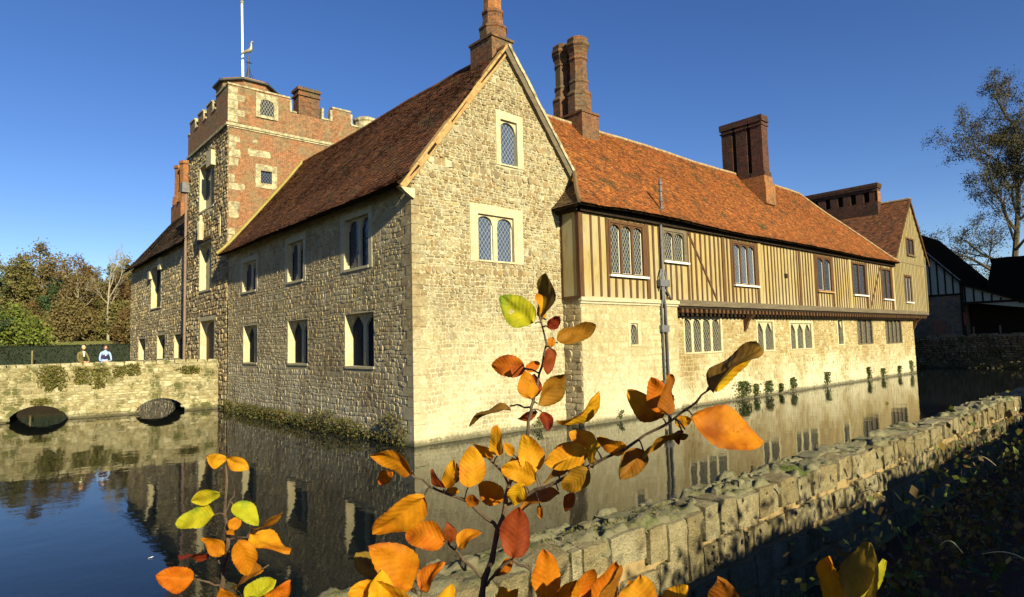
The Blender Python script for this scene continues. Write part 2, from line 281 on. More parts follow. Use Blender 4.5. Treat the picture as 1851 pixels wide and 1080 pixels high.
# ------------------------------------------------------------------ mesh builder
class MB:
    def __init__(s): s.v = []; s.f = []; s.uv = None; s.cut = []
    def add(s, vs, fs):
        s.cut.append((len(s.v), len(s.f)))
        o = len(s.v); s.v.extend(vs); s.f.extend([tuple(i+o for i in f) for f in fs]); return s
    def hexa(s, p): return s.add(p, [(0, 3, 2, 1), (4, 5, 6, 7), (0, 1, 5, 4), (1, 2, 6, 5), (2, 3, 7, 6), (3, 0, 4, 7)])
    def box(s, x0, x1, y0, y1, z0, z1):
        return s.hexa([(x0, y0, z0), (x1, y0, z0), (x1, y1, z0), (x0, y1, z0), (x0, y0, z1), (x1, y0, z1), (x1, y1, z1), (x0, y1, z1)])
    def fbox(s, F, u0, u1, v0, v1, w0, w1):
        return s.hexa([F(u0, v0, w0), F(u1, v0, w0), F(u1, v0, w1), F(u0, v0, w1), F(u0, v1, w0), F(u1, v1, w0), F(u1, v1, w1), F(u0, v1, w1)])
    def quad(s, a, b, c, d): return s.add([a, b, c, d], [(0, 1, 2, 3)])
    def prism(s, F, poly, w0, w1):
        n = len(poly)
        return s.add([F(u, v, w0) for u, v in poly] + [F(u, v, w1) for u, v in poly],
                     [tuple(range(n))[::-1], tuple(range(n, 2*n))] + [(i, (i+1) % n, n+(i+1) % n, n+i) for i in range(n)])
    def loft(s, cx, cy, rings, n=8, rot=PI/8, sx=1, sy=1, cap=True):
        vs = []; fs = []
        for z, r in rings:
            vs += [(cx+sx*r*math.cos(rot+2*PI*i/n), cy+sy*r*math.sin(rot+2*PI*i/n), z) for i in range(n)]
        for k in range(len(rings)-1):
            fs += [(k*n+i, k*n+(i+1) % n, (k+1)*n+(i+1) % n, (k+1)*n+i) for i in range(n)]
        if cap: fs += [tuple(range(n))[::-1], tuple(range((len(rings)-1)*n, len(rings)*n))]
        return s.add(vs, fs)
    def tube(s, pts, rad, n=6, cap=True):
        pts = [Vector(p) for p in pts]
        if not hasattr(rad, '__len__'): rad = [rad]*len(pts)
        vs = []; fs = []; a = None
        for i, p in enumerate(pts):
            d = (pts[min(i+1, len(pts)-1)]-pts[max(i-1, 0)]).normalized()
            if a is None: a = d.orthogonal().normalized()
            else:
                a = a - d*a.dot(d); a = a.normalized() if a.length > 1e-6 else d.orthogonal().normalized()
            b = d.cross(a)
            vs += [tuple(p + (a*math.cos(2*PI*k/n)+b*math.sin(2*PI*k/n))*rad[i]) for k in range(n)]
        for i in range(len(pts)-1):
            fs += [(i*n+k, i*n+(k+1) % n, (i+1)*n+(k+1) % n, (i+1)*n+k) for k in range(n)]
        if cap: fs += [tuple(range(n))[::-1], tuple(range((len(pts)-1)*n, len(pts)*n))]
        return s.add(vs, fs)
    def cards(s, pts, size, rng, up=0, aspect=1.6):
        for p in pts:
            d = Vector((rng.gauss(0, 1), rng.gauss(0, 1), rng.gauss(0, 1)+up)); d = d.normalized() if d.length else Vector((0, 0, 1))
            e = d.cross(Vector((rng.gauss(0, 1), rng.gauss(0, 1), rng.gauss(0, 1)))).normalized()
            k = size*rng.uniform(.6, 1.35); p = Vector(p); a = d*k*.5; b = e*k*.5/aspect
            s.add([tuple(p-a), tuple(p+b-a*.1), tuple(p+a), tuple(p-b-a*.1)], [(0, 1, 2, 3)])
        return s
    def build(s, name, mat, parent=None, smooth=False):
        me = bpy.data.meshes.new(name); me.from_pydata(s.v, [], s.f); me.materials.append(mat)
        if s.uv is not None:
            l = me.uv_layers.new(name='UVMap')
            vi = np.empty(len(me.loops), dtype=np.int32); me.loops.foreach_get('vertex_index', vi)
            l.data.foreach_set('uv', np.array(s.uv, dtype=np.float32)[vi].ravel())
        if smooth: me.polygons.foreach_set('use_smooth', [True]*len(me.polygons))
        me.update(); o = bpy.data.objects.new(name, me); COL.objects.link(o)
        if parent is not None:
            o.parent = parent
            if parent.type == 'EMPTY': o.location = -parent.location
        return o

def each(mb, name, mat, parent, most=100):
    """every piece of the builder as a part of its own; past `most` the rest become one part"""
    cu = mb.cut+[(len(mb.v), len(mb.f))]; n = len(mb.cut)
    for i in range(min(n, most)):
        last = i == most-1 and n > most
        (v0, f0), (v1, f1) = cu[i], (cu[-1] if last else cu[i+1])
        m = MB(); m.v = mb.v[v0:v1]; m.f = [tuple(k-v0 for k in f) for f in mb.f[f0:f1]]
        o = m.build(name, mat, parent)
        if last: o['kind'] = 'stuff'
def tag(o, label=None, cat=None, group=None, kind=None):
    for k, v in (('label', label), ('category', cat), ('group', group), ('kind', kind)):
        if v: o[k] = v
    return o
def thing(name, label, cat, loc, group=None):
    o = bpy.data.objects.new(name, None); COL.objects.link(o); o.location = loc; o.empty_display_size = .3
    return tag(o, label, cat, group)
def kids(o): return [c for c in bpy.data.objects if c.parent == o]
def copy_thing(o, loc, label, rz=0, sc=1, group=None):
    r = o.copy(); COL.objects.link(r); r.location = loc; r.rotation_euler.z = rz; r.scale = (sc, sc, sc); r['label'] = label
    if group: r['group'] = group
    for c in kids(o):
        d = c.copy(); COL.objects.link(d); d.parent = r
    return r

def front(y0): return lambda u, v, w: (u, y0-w, v)      # wall facing -y
def side(x0): return lambda u, v, w: (x0-w, u, v)       # wall facing -x
def nz(x, y, z=0.0): return noise.noise(Vector((x, y, z)))

# ------------------------------------------------------------------ walls: mortar sheet with openings, and the stones laid on it
def core(mb, F, v0, v1, L, R, holes, depth=.35):
    """wall sheet between L(v) and R(v) with rectangular openings (u0,u1,v0,v1); openings get reveals of the given depth"""
    br = sorted({v0, v1, *[h[2] for h in holes], *[h[3] for h in holes]})
    br = [b for b in br if v0 <= b <= v1]
    for a, b in zip(br, br[1:]):
        hs = sorted([h for h in holes if h[2] < b-1e-6 and h[3] > a+1e-6])
        ua, ub = L(a), L(b)
        for h in hs:
            mb.quad(F(ua, a, 0), F(h[0], a, 0), F(h[0], b, 0), F(ub, b, 0)); ua = ub = h[1]
        mb.quad(F(ua, a, 0), F(R(a), a, 0), F(R(b), b, 0), F(ub, b, 0))
    for u0, u1, a, b in holes:
        mb.quad(F(u0, a, 0), F(u0, b, 0), F(u0, b, -depth), F(u0, a, -depth)); mb.quad(F(u1, a, 0), F(u1, a, -depth), F(u1, b, -depth), F(u1, b, 0))
        mb.quad(F(u0, b, 0), F(u1, b, 0), F(u1, b, -depth), F(u0, b, -depth)); mb.quad(F(u0, a, 0), F(u0, a, -depth), F(u1, a, -depth), F(u1, a, 0))

def stones(mb, F, v0, v1, L, R, holes=(), ch=(.12, .24), cw=(.18, .45), g=.006, relief=(.012, .035), rng=random, wob=.03, tilt=.06, keep=None, pad=0.0):
    v = v0
    while v < v1-.04:
        h = ch(v) if callable(ch) else rng.uniform(*ch)
        h = rng.uniform(*h) if isinstance(h, tuple) else h or 0
        if not h or h < .08: h = rng.uniform(.10, .22)+h
        t = min(v+h, v1)
        if v1-t < .05: t = v1
        lo, hi = max(L(v), L(t)), min(R(v), R(t))
        iv = [(lo, hi)]
        for H in holes:
            if H[2] < t-.03 and H[3] > v+.03:
                nv = []
                for a, b in iv:
                    if H[0]-pad > a: nv.append((a, min(b, H[0]-pad)))
                    if H[1]+pad < b: nv.append((max(a, H[1]+pad), b))
                iv = [q for q in nv if q[1]-q[0] > .05]
        for a, b in iv:
            u = a; first = True
            while u < b-.03:
                w = rng.uniform(*cw)
                if first: w *= rng.uniform(.4, 1); first = False
                e = min(u+w, b)
                if b-e < .1: e = b
                if keep is None or keep((u+e)/2, (v+t)/2):
                    _stone(mb, F, u+g, e-g, v+g, t-g, relief, rng, wob, tilt)
                u = e
        v = t

def _stone(mb, F, u0, u1, v0, v1, relief, rng, wob, tilt, cmin=.15, cmax=.38):
    w, h = u1-u0, v1-v0
    if w < .02 or h < .02: return
    c = min(w, h)*rng.uniform(cmin, cmax); j = min(w, h)*.09
    P = [(u0+c, v0), (u1-c, v0), (u1, v0+c), (u1, v1-c), (u1-c, v1), (u0+c, v1), (u0, v1-c), (u0, v0+c)]
    P = [(a+rng.uniform(-j, j), b+rng.uniform(-j, j)) for a, b in P]
    cu, cv = (u0+u1)/2, (v0+v1)/2
    if wob:
        n1 = wob*nz(cu*.8, cv*.8, 3.1)
        P = [(a, b + wob*nz(a*.9, b*.9, 7.7)) for a, b in P]
    rl = relief(cv) if callable(relief) else relief
    H = rng.uniform(*rl); tilt = tilt*min(1, rl[1]/.03); gu, gv = rng.gauss(0, tilt), rng.gauss(0, tilt)
    s = 1-min(.32, (.012+H*.35)/min(w, h))
    Q = [(cu+(a-cu)*s, cv+(b-cv)*s) for a, b in P]
    hh = lambda a, b: max(.003, H+gu*(a-cu)+gv*(b-cv))
    V = [F(a, b, -.004) for a, b in P] + [F(a, b, hh(a, b)) for a, b in Q] + [F(cu+rng.uniform(-.15, .15)*w, cv, hh(cu, cv)+H*rng.uniform(.05, .4))]
    fs = [(i, (i+1) % 8, 8+(i+1) % 8, 8+i) for i in range(8)] + [(8+i, 8+(i+1) % 8, 16) for i in range(8)]
    mb.add(V, fs)

def const(a): return lambda v: a

def rubble_wall(name, parent, F, v0, v1, L, R, holes, ms, mm, depth=.35, **kw):
    c = MB(); core(c, F, v0, v1, L, R, holes, depth); wall = c.build(name, M[mm], parent)
    s = MB(); stones(s, F, v0, v1, L, R, holes, **kw); s.build('stonework', M[ms], wall)
    return wall

# ------------------------------------------------------------------ roofs: every tile laid in its course
def tiles(F, a0, a1, s1, inside, rng, gauge=.115, tw=.17, lift=.026):
    """F(a, s, n): along the eave, up the slope, out of it"""
    mb = MB(); s = -.03; row = 0
    while s < s1:
        a = a0 - (tw*.5 if row % 2 else 0) + rng.uniform(-.02, .02)
        while a < a1:
            if inside(a+tw/2, s+gauge/2):
                d = rng.uniform(-.012, .012); l = lift+rng.uniform(-.006, .012); k = rng.uniform(-.004, .004); e = s+d+gauge*1.25
                mb.add([F(a+.004, s+d, l+k), F(a+tw-.004, s+d+rng.uniform(-.006, .006), l-k), F(a+tw-.004, e, .002), F(a+.004, e, .002), F(a+.004, s+d, l-.014), F(a+tw-.004, s+d, l-.014)],
                       [(0, 1, 2, 3), (4, 5, 1, 0)])
            a += tw
        s += gauge; row += 1
    return mb

# ------------------------------------------------------------------ windows
def arch_y(kind, t):
    t = abs(t)
    if kind == 'round': return math.sqrt(max(0, 1-t*t))
    if kind == 'pointed': return (1-t**1.45)
    if kind == 'tudor': return math.sqrt(max(0, 1-t**2.6))**.8*.92+.08*(1-t)
    return 1.0

def window(parent, F, u0, u1, v0, v1, n, kind, mat, glass, rec=.25, border=(.2, .2, .2, .12), mull=.12, rise=None, proud=.02, sill=None, bars=0, label=None, lintel=None, name='window'):
    """u0..u1, v0..v1 is the outside of the surround; n lights with shaped heads"""
    bl, br, bt, bb = border
    m = MB()
    m.fbox(F, u0, u0+bl, v0, v1, -rec-.05, proud); m.fbox(F, u1-br, u1, v0, v1, -rec-.05, proud)
    m.fbox(F, u0+bl, u1-br, v1-bt, v1, -rec-.05, proud-.002); m.fbox(F, u0+bl, u1-br, v0, v0+bb, -rec-.05, proud+.025)
    a0, a1, b0, b1 = u0+bl, u1-br, v0+bb, v1-bt
    wi = (a1-a0-mull*(n-1))/n; fr = min(-rec+.10, proud-.004)
    for i in range(n):
        a = a0+i*(wi+mull); b = a+wi
        if i < n-1: m.fbox(F, b, b+mull, b0, b1, -rec-.04, fr)
        if kind != 'square':
            rs = min(rise if rise else wi*.5, (b1-b0)*.45); N = 12
            pts = [(a+wi*(k/N), b1-.05-rs+rs*arch_y(kind, 2*k/N-1)) for k in range(N+1)]
            for (p, q), (p2, q2) in zip(pts, pts[1:]):
                m.quad(F(p, q, fr-.012), F(p2, q2, fr-.012), F(p2, b1, fr-.012), F(p, b1, fr-.012))
                m.quad(F(p, q, fr-.012), F(p, q, -rec-.04), F(p2, q2, -rec-.04), F(p2, q2, fr-.012))
    w = m.build(name, M[mat], parent)
    if label: w['label'] = label
    gl = MB(); gl.quad(F(a0, b0, -rec), F(a1, b0, -rec), F(a1, b1, -rec), F(a0, b1, -rec)); gl.build('pane', M[glass], w)
    if bars:
        k = MB()
        for i in range(n):
            a = a0+i*(wi+mull)
            for e in ((a, a+.025), (a+wi-.025, a+wi)): k.fbox(F, e[0], e[1], b0, b1-.1, -rec+.005, -rec+.03)
            k.fbox(F, a+.025, a+wi-.025, b0, b0+.03, -rec+.005, -rec+.03)
            if bars > 1 and i == 0: k.fbox(F, a, a+wi, b0+(b1-b0)*.56, b0+(b1-b0)*.56+.03, -rec+.004, -rec+.04)
        k.build('casement', M['white' if bars == 1 else 'iron'], w)
    if sill:
        k = MB(); k.fbox(F, u0-.06, u1+.06, v0-.09, v0-.004, -.02, proud+.10); k.build('sill', M[sill], w)
    if lintel:
        k = MB(); k.fbox(F, u0-.1, u1+.1, v1+.004, v1+.2, -.1, .12); k.build('lintel', M[lintel], w)
    return w

# ================================================================== STONE HOUSE (corner range)
rng = random.Random(11)
house = thing('stone_house', 'honey coloured rubble stone house with a steep gable standing at the corner of the moat', 'house', (2, 4, 0))
FS, FG = side(0.0), front(0.0)
up = [(14.3, 16.85, 6.15, 8.02), (8.45, 10.72, 6.12, 8.2), (2.62, 5.12, 6.08, 8.32)]
lo = [(14.3, 16.42, 2.5, 4.5), (8.2, 10.45, 2.5, 4.5), (2.5, 4.82, 2.43, 4.5)]
def Lg(z): return 0.0 if z <= 9.02 else 4.27-(14.52-z)/1.2824
def Rg(z): return 8.5 if z <= 9.08 else 4.27+(14.52-z)/1.282
RIDGE_X, RIDGE_Z = 4.27, 14.5
ghol = [(3.70, 5.05, 9.84, 11.87), (2.40, 4.92, 6.16, 8.23)]
wl = rubble_wall('wall', house, FS, -.4, 8.62, const(0.0), const(19.0), up+lo, 'facade', 'facade_m', .34, ch=lambda v: rng.choice((0, 0, .05, -.03)), cw=(.10, .42), relief=(.003, .018), rng=rng, wob=.09, tilt=.075)
rubble_wall('wall', house, FG, -.4, 14.45, Lg, Rg, ghol, 'gable', 'gable_m', .3, ch=lambda v: (.07, .15) if v > 3.2 else (.13, .24), cw=(.10, .34), g=.005, relief=lambda v: (.006*min(1, max(.3, (v-1)/5)), .034*min(1, max(.3, (v-1)/5))), rng=rng, wob=.10, tilt=.14)
q = MB(); v = -.35; k = 0                                        # the corner stones
while v < 8.3:
    h = rng.uniform(.26, .42); a, b = (.5, .26) if k % 2 else (.28, .55)
    q.hexa([(-.022, -.03, v+.01), (a, -.03, v+.01), (a, .02, v+.01), (-.022, .02, v+.01), (-.022, -.03, v+h), (a, -.03, v+h), (a, .02, v+h), (-.022, .02, v+h)])
    v += h+.012; k += 1
each(q, 'quoin', M['gable'], wl)
q = MB(); v = -.35; k = 0
while v < 8.2:
    h = rng.uniform(.26, .42); b = (.34, .62)[k % 2]
    q.box(-.020, -.0, .022, b, v+.006, v+h); v += h+.012; k += 1
each(q, 'quoin', M['facade'], wl)
sp = q = MB()
for y0, y1, z0, z1 in up:
    w = window(house, FS, y0, y1, z0, z1, 2, 'tudor', 'dressed_grey', 'glass_dark', rec=.24, border=(.26, .30, .24, .1), mull=.2, rise=.42, proud=.025, bars=2, label='upper mullioned window with two arched lights')
for y0, y1, z0, z1 in lo:
    w = window(house, FS, y0, y1, z0, z1, 2, 'pointed', 'dressed', 'glass_deep', rec=.33, border=(.06, .03, .03, .09), mull=.2, rise=.42, proud=.008, label='lower mullioned window with two pointed lights in a deep reveal')
window(house, FG, *ghol[0], 1, 'round', 'dressed', 'glass_blue', rec=.16, border=(.22, .3, .26, .06), rise=.42, proud=.03, label='single round headed leaded window high in the gable')
window(house, FG, *ghol[1], 2, 'tudor', 'dressed', 'glass_blue', rec=.16, border=(.36, .46, .34, .06), mull=.2, rise=.36, proud=.03, bars=1, label='pair of arched leaded lights in a cream stone frame')
# roof
def sag(a, s, A=.10): return A*nz(a*.16, s*.3, 2.0)+.022*nz(a*.7, s*.7, 5.0)
E0 = Vector((-.50, 0, 8.42)); SL = Vector((RIDGE_X+.50, 0, RIDGE_Z-8.42)); LS = SL.length; SU = SL/LS; SN = Vector((-SU.z, 0, SU.x))
def Fw(a, s, n):
    k = max(0, 1.1-s); p = E0+SU*s+SN*(n+sag(a, s)+.10*k*k); return (p.x, a, p.z)
roof = MB()
NA, NS = 40, 14
for A, B, T in ((-.10, 19.0, 0),):
    g_ = [[Fw(A+(B-A)*i/NA, LS*j/NS, -.01) for j in range(NS+1)] for i in range(NA+1)]
    for i in range(NA):
        for j in range(NS): roof.quad(g_[i][j], g_[i][j+1], g_[i+1][j+1], g_[i+1][j])
    lo_ = [[Fw(A+(B-A)*i/NA, LS*j/NS, -.14) for j in range(NS+1)] for i in range(NA+1)]
    for i in range(NA):
        roof.quad(lo_[i][0], lo_[i+1][0], g_[i+1][0], g_[i][0])
        for j in range(4): roof.quad(lo_[i][j], lo_[i+1][j], lo_[i+1][j+1], lo_[i][j+1])
    for j in range(NS): roof.quad(lo_[0][j], lo_[0][j+1], g_[0][j+1], g_[0][j])
roof.quad((RIDGE_X, -.1, RIDGE_Z), (RIDGE_X, 19, RIDGE_Z), (8.95, 19, 8.5), (8.95, -.1, 8.5))
roof.quad((RIDGE_X, -.1, RIDGE_Z-.14), (RIDGE_X, 0, RIDGE_Z-.14), (8.95, 0, 8.36), (8.95, -.1, 8.36))
roof.quad((RIDGE_X, -.1, RIDGE_Z), (RIDGE_X, -.1, RIDGE_Z-.14), (8.95, -.1, 8.36), (8.95, -.1, 8.5))
hroof = roof.build('roof', M['undertile'], house); hroof['label'] = 'steep roof of dark red clay tiles with a long sagging slope'
tiles(Fw, -.1, 19.0, LS, lambda a, s: -.1 < a < 18.98 and s < LS+.02, rng).build('tiling', M['tile_dark'], hroof)
m = MB(); y = -.1
while y < 19:
    p = Fw(y, LS, .03); p2 = Fw(min(y+.42, 19), LS, .03); m.tube([(p[0]+.02, p[1]+.004, p[2]-.03), (p2[0]+.02, p2[1]-.004, p2[2]-.03)], .10, 7); y += .43
m.build('ridge', M['tile_dark'], hroof)
vg = MB()
a, b = Vector((-.52, -.16, 8.40)), Vector((RIDGE_X, -.16, RIDGE_Z+.02)); n = Vector((-SU.z, 0, SU.x))
def bar(mb, a, b, n, h0, h1, y0, y1, seg=14, j=.012):
    P = [a.lerp(b, i/seg) for i in range(seg+1)]
    for p, q in zip(P, P[1:]):
        o = rng.uniform(-j, j); o2 = rng.uniform(-j, j)
        mb.hexa([tuple(x) for x in (Vector((p.x, y0-o, p.z))+n*h0, Vector((q.x, y0-o, q.z))+n*h0, Vector((q.x, y1, q.z))+n*h0, Vector((p.x, y1, p.z))+n*h0,
                 Vector((p.x, y0-o, p.z))+n*(h1+o2), Vector((q.x, y0-o, q.z))+n*(h1+o2), Vector((q.x, y1, q.z))+n*(h1+o2), Vector((p.x, y1, p.z))+n*(h1+o2))])
bar(vg, a, b, n, -.24, -.05, -.10, .1); bar(vg, a+Vector((.05, 0, 0)), b, n, -.05, .035, -.16, .12)
vg.build('verge', M['verge'], hroof)
vg = MB(); a2, b2 = Vector((8.95, 0, 8.5)), Vector((RIDGE_X, 0, RIDGE_Z+.02)); n2 = Vector((SU.z, 0, SU.x))
bar(vg, a2, b2, n2, -.03, .09, -.22, .12); vg.build('verge', M['worn'], hroof)
vg = MB(); bar(vg, a2, b2, n2, -.26, -.03, -.17, .1); vg.build('bargeboard', M['beam'], hroof)
vg = MB(); P = [Fw(18.9, LS*t/16, .05) for t in range(17)]
for p, q in zip(P, P[1:]): vg.tube([p, q], .11+.02*nz(p[2]*3, 1), 6)
vg.build('mossy_flashing', M['flashing'], hroof)
kn = MB(); kn.prism(front(.02), [(-.46, 8.36), (.06, 8.36), (.06, 8.05), (-.02, 8.05), (-.30, 8.22)], -.02, .16); kn.build('kneeler', M['quoin'], house)
ch = MB(); ch.box(3.95, 5.0, .4, 1.75, 13.6, 15.02); ch.box(3.9, 5.06, .34, 1.8, 15.022, 15.12)
chim = ch.build('chimney', M['chimbrick'], hroof)
st = MB(); st.loft(4.62, 1.1, [(15.12, .56), (15.62, .56), (15.66, .60), (15.72, .60), (15.82, .46), (16.08, .42), (16.28, .42), (16.32, .46), (16.40, .46), (16.46, .38)]); st.build('shaft_base', M['chimbrick'], chim)
st = MB(); st.loft(4.62, 1.1, [(16.46, .375), (18.4, .365), (18.45, .46), (18.9, .5), (19.0, .42)]); st.build('shaft', M['chimbright'], chim)

# ================================================================== GATE TOWER
rng = random.Random(12)
tower = thing('gate_tower', 'square battlemented gate tower of rubble stone and orange brick rising beside the bridge', 'tower', (4, 23, 0))
TF, TR = side(-0.04+.0), front(19.0)
TF = lambda u, v, w: (-.05-w, u, v)
th = [(21.5, 24.8, 11.8, 14.9), (21.9, 24.6, 6.82, 9.9), (21.0, 24.4, 2.3, 5.3), (20.0, 20.5, 9.7, 11.2)]
tw = rubble_wall('wall', tower, TF, -.4, 15.9, const(19.0), const(27.35), th, 'tower', 'tower_m', .4, ch=(.14, .30), cw=(.15, .4), relief=(.015, .06), rng=rng, wob=.1, tilt=.14)
m = MB(); core(m, TR, 6.0, 15.9, const(-.05), const(9.2), [(1.45, 2.7, 12.6, 14.0)], .25); m.quad((9.2, 19, 6), (9.2, 27, 6), (9.2, 27, 18), (9.2, 19, 18)); m.quad((-.05, 27.35, -.4), (9, 27.35, -.4), (9, 27.35, 16), (-.05, 27.35, 16)); m.quad((0, 19, 15.9), (9.2, 19, 15.9), (9.2, 27.3, 15.9), (0, 27.3, 15.9))
m.build('brick_side', M['brick'], tower)
m = MB(); v = 8.7; k = 0                                            # cream corner blocks
while v < 15.7:
    h = rng.uniform(.28, .62); w_ = rng.choice((.35, .5, .85, 1.15, .6))*rng.uniform(.85, 1.1)
    if rng.random() < .82: _stone(m, TR, -.02, w_, v, min(v+h, 15.85), (.008, .02), rng, 0, .01, .03, .16)
    v += h+.02
for (x, z, w_, h) in ((2.6, 9.6, .5, .3), (3.0, 12.2, .4, .22), (1.2, 15.2, .35, .2), (1.0, 14.4, 1.3, .42)): _stone(m, TR, x, x+w_, z, z+h, (.006, .014), rng, 0, .01, .05, .2)
each(m, 'quoin', M['worn'], tower)
m = MB(); m.box(-.20, 9.3, 18.88, 19.0, 15.95, 16.10); m.box(-.20, -.05, 19.002, 27.4, 15.95, 16.10); m.box(-.14, 9.3, 18.94, 18.998, 15.86, 15.948); m.build('string_course', M['worn'], tower)
window(tower, TR, 1.45, 2.7, 12.6, 14.0, 1, 'square', 'worn', 'glass_dark', rec=.12, border=(.3, .3, .36, .3), proud=.02, label='small square window in cream stone on the brick side')
window(tower, TF, *th[0], 2, 'square', 'dressed', 'glass_dark', rec=.36, border=(.12, .16, .14, .12), mull=.2, proud=.02, label='tall two light window near the top of the tower')
window(tower, TF, *th[1], 2, 'pointed', 'dressed', 'glass_dark', rec=.36, border=(.12, .14, .14, .12), mull=.2, rise=.4, proud=.02, label='tall two light window above the gateway', lintel='timber')
window(tower, TF, *th[3], 1, 'square', 'dressed', 'glass_dark', rec=.2, border=(.1, .1, .1, .1), proud=.01, label='narrow slit window')
m = MB(); m.fbox(TF, 21.3, 22.3, 14.2, 15.1, 0, .28); m.build('corbel', M['dressed'], tower)
m = MB(); m.loft(-.25, 23.6, [(10.0, .28), (10.3, .24), (11.0, .3), (11.2, .14), (11.4, .16), (11.55, .08)], 8, 0, .7, 1); m.build('niche_statue', M['dressed'], tower)
window(tower, TF, *th[2], 1, 'tudor', 'dressed', 'glass_dark', rec=.39, border=(.28, .28, .25, .02), rise=1.0, proud=.03, name='doorway', label='arched gateway with pale stone jambs')
m = MB(); m.fbox(TF, 21.3, 24.1, 2.3, 5.0, -.38, -.33); m.build('door', M['door'], tower)
m = MB(); m.tube([(-.2, 27.3, 2.7), (-.2, 27.3, 13.7)], .085, 8); m.build('drainpipe', M['pipe_brown'], tower)
m = MB(); m.box(-.5, -.02, 27.05, 27.6, 13.7, 14.35); m.build('rain_hopper', M['pipe'], tower)
# parapet in brick with merlons
pp = MB(); pp.box(-.10, 9.2, 18.95, 19.35, 16.12, 17.5); pp.box(-.10, .3, 19.352, 27.4, 16.12, 17.55); pp.box(.302, 9.2, 27.0, 27.4, 16.12, 17.5); pp.box(8.8, 9.2, 19.352, 26.998, 16.12, 17.5)
pp.box(-.10, 3.42, 18.95, 19.35, 17.502, 18.32); pp.box(-.10, .3, 19.352, 21.2, 17.552, 18.30)
pp.box(6.18, 7.4, 18.95, 19.35, 17.502, 18.36)
for y0 in (22.0, 23.9, 25.8): pp.box(-.10, .3, y0, y0+1.15, 17.552, 18.25)
par = pp.build('parapet', M['brick'], tower)
cp = MB()
for x0, x1, z in ((-.14, 3.46, 18.324), (3.44, 3.86, 17.504), (5.44, 6.17, 17.504), (6.14, 7.44, 18.364), (7.45, 8.2, 17.504)): cp.box(x0, x1, 18.90, 19.38, z, z+.10)
for y0, y1, z in ((21.2, 22.0, 17.554), (23.15, 23.9, 17.554), (25.05, 25.8, 17.554), (26.95, 27.4, 17.554), (21.98, 23.17, 18.254), (23.88, 25.07, 18.254), (25.78, 26.97, 18.254), (19.4, 21.2, 18.304)): cp.box(-.15, .34, y0+.002, y1-.002, z, z+.10)
for y0 in (22.0, 23.9, 25.8): cp.box(-.12, .2, y0-.15, y0-.004, 17.66, 18.2)
for x in (3.425, 5.46, 6.03, 7.405): cp.box(x, x+.14, 18.93, 19.3, 17.605, 18.25)
v = 16.2; k = 0
while v < 18.2:
    h = rng.uniform(.3, .5); w_ = (.42, .8)[k % 2]; cp.box(-.115, w_, 18.93, 18.949, v, min(v+h, 18.28)); v += h+.02; k += 1
each(cp, 'coping', M['worn'], par)
window(tower, front(18.95), 1.42, 2.72, 16.75, 18.2, 1, 'tudor', 'worn', 'glass_lead', rec=-.012, border=(.24, .24, .25, .16), rise=.35, proud=.07, label='little arched lattice window in the turret')
m = MB(); m.loft(1.5, 20.85, [(16.1, 1.66), (19.14, 1.66)], 8, PI/8); tur = m.build('turret', M['brick'], tower)
m = MB(); m.loft(1.5, 20.85, [(18.92, 1.86), (18.99, 1.88), (19.28, 1.15), (19.44, .08)], 8, PI/8); m.build('turret_roof', M['lead'], tur)
m = MB()
for i in range(8):
    a = PI/8+i*PI/4; m.tube([(1.5+1.88*math.cos(a), 20.85+1.88*math.sin(a), 19.0), (1.5+1.2*math.cos(a), 20.85+1.2*math.sin(a), 19.30), (1.5, 20.85, 19.46)], .04, 5)
m.build('roof_ridge', M['lead'], tur)
m = MB(); m.box(4.0, 5.3, 18.97, 19.8, 17.0, 18.72); m.box(3.93, 5.37, 18.88, 19.9, 18.722, 18.84); m.box(4.0, 5.3, 18.96, 19.82, 18.842, 19.05); m.box(3.90, 5.4, 18.86, 19.9, 19.052, 19.2)
for k in range(4): m.box(3.95+k*.36, 4.2+k*.36, 18.9, 19.85, 19.202, 19.28)
m.build('chimney', M['chimbrick'], tower)
m = MB(); m.loft(8.75, 19.4, [(16.4, .74), (18.0, .74), (18.1, .82), (18.25, .82), (18.36, .6), (18.42, .3)], 14, 0); m.build('round_turret', M['worn'], tower)

fp = MB(); fp.tube([(1.4, 21.1, 19.1), (1.36, 21.1, 21.2)], .075, 8); fp.tube([(1.36, 21.1, 21.2), (1.30, 21.1, 24.5)], .062, 8)
pole = thing('flagpole', 'bare white flagpole standing on the tower roof', 'flagpole', (1.4, 21.1, 19.1)); fp.build('pole', M['flag'], pole)
m = MB(); m.loft(1.30, 21.1, [(24.48, .07), (24.56, .11), (24.66, .09), (24.72, .02)], 8); m.build('finial', M['gilt'], pole)
vane = thing('weathervane', 'gilded bird weathervane on a stayed black iron rod above the turret', 'weathervane', (1.5, 20.4, 19.1))
m = MB(); m.tube([(1.5, 20.4, 19.05), (1.5, 20.4, 21.0)], .04, 6); m.tube([(1.3, 20.4, 20.55), (1.7, 20.4, 20.55)], .025, 5); m.tube([(1.5, 20.2, 20.55), (1.5, 20.6, 20.55)], .025, 5)
for i in range(4):
    a = PI/4+i*PI/2; m.tube([(1.5+.5*math.cos(a), 20.4+.5*math.sin(a), 19.1), (1.5+.16*math.cos(a), 20.4+.16*math.sin(a), 19.8), (1.5, 20.4, 20.4)], .018, 4)
m.build('rod', M['iron'], vane)
m = MB(); bd = Vector((.72, -.69, 0)); o = Vector((1.5, 20.4, 21.25))
m.tube([o-bd*.48+Vector((0, 0, -.22)), o-bd*.40+Vector((0, 0, -.10)), o-bd*.18+Vector((0, 0, .0)), o+Vector((0, 0, .03)), o+bd*.14+Vector((0, 0, .14)), o+bd*.15+Vector((0, 0, .34)), o+bd*.13+Vector((0, 0, .52)), o+bd*.2+Vector((0, 0, .6)), o+bd*.28+Vector((0, 0, .58))], [.02, .05, .10, .125, .11, .065, .055, .062, .015], 8)
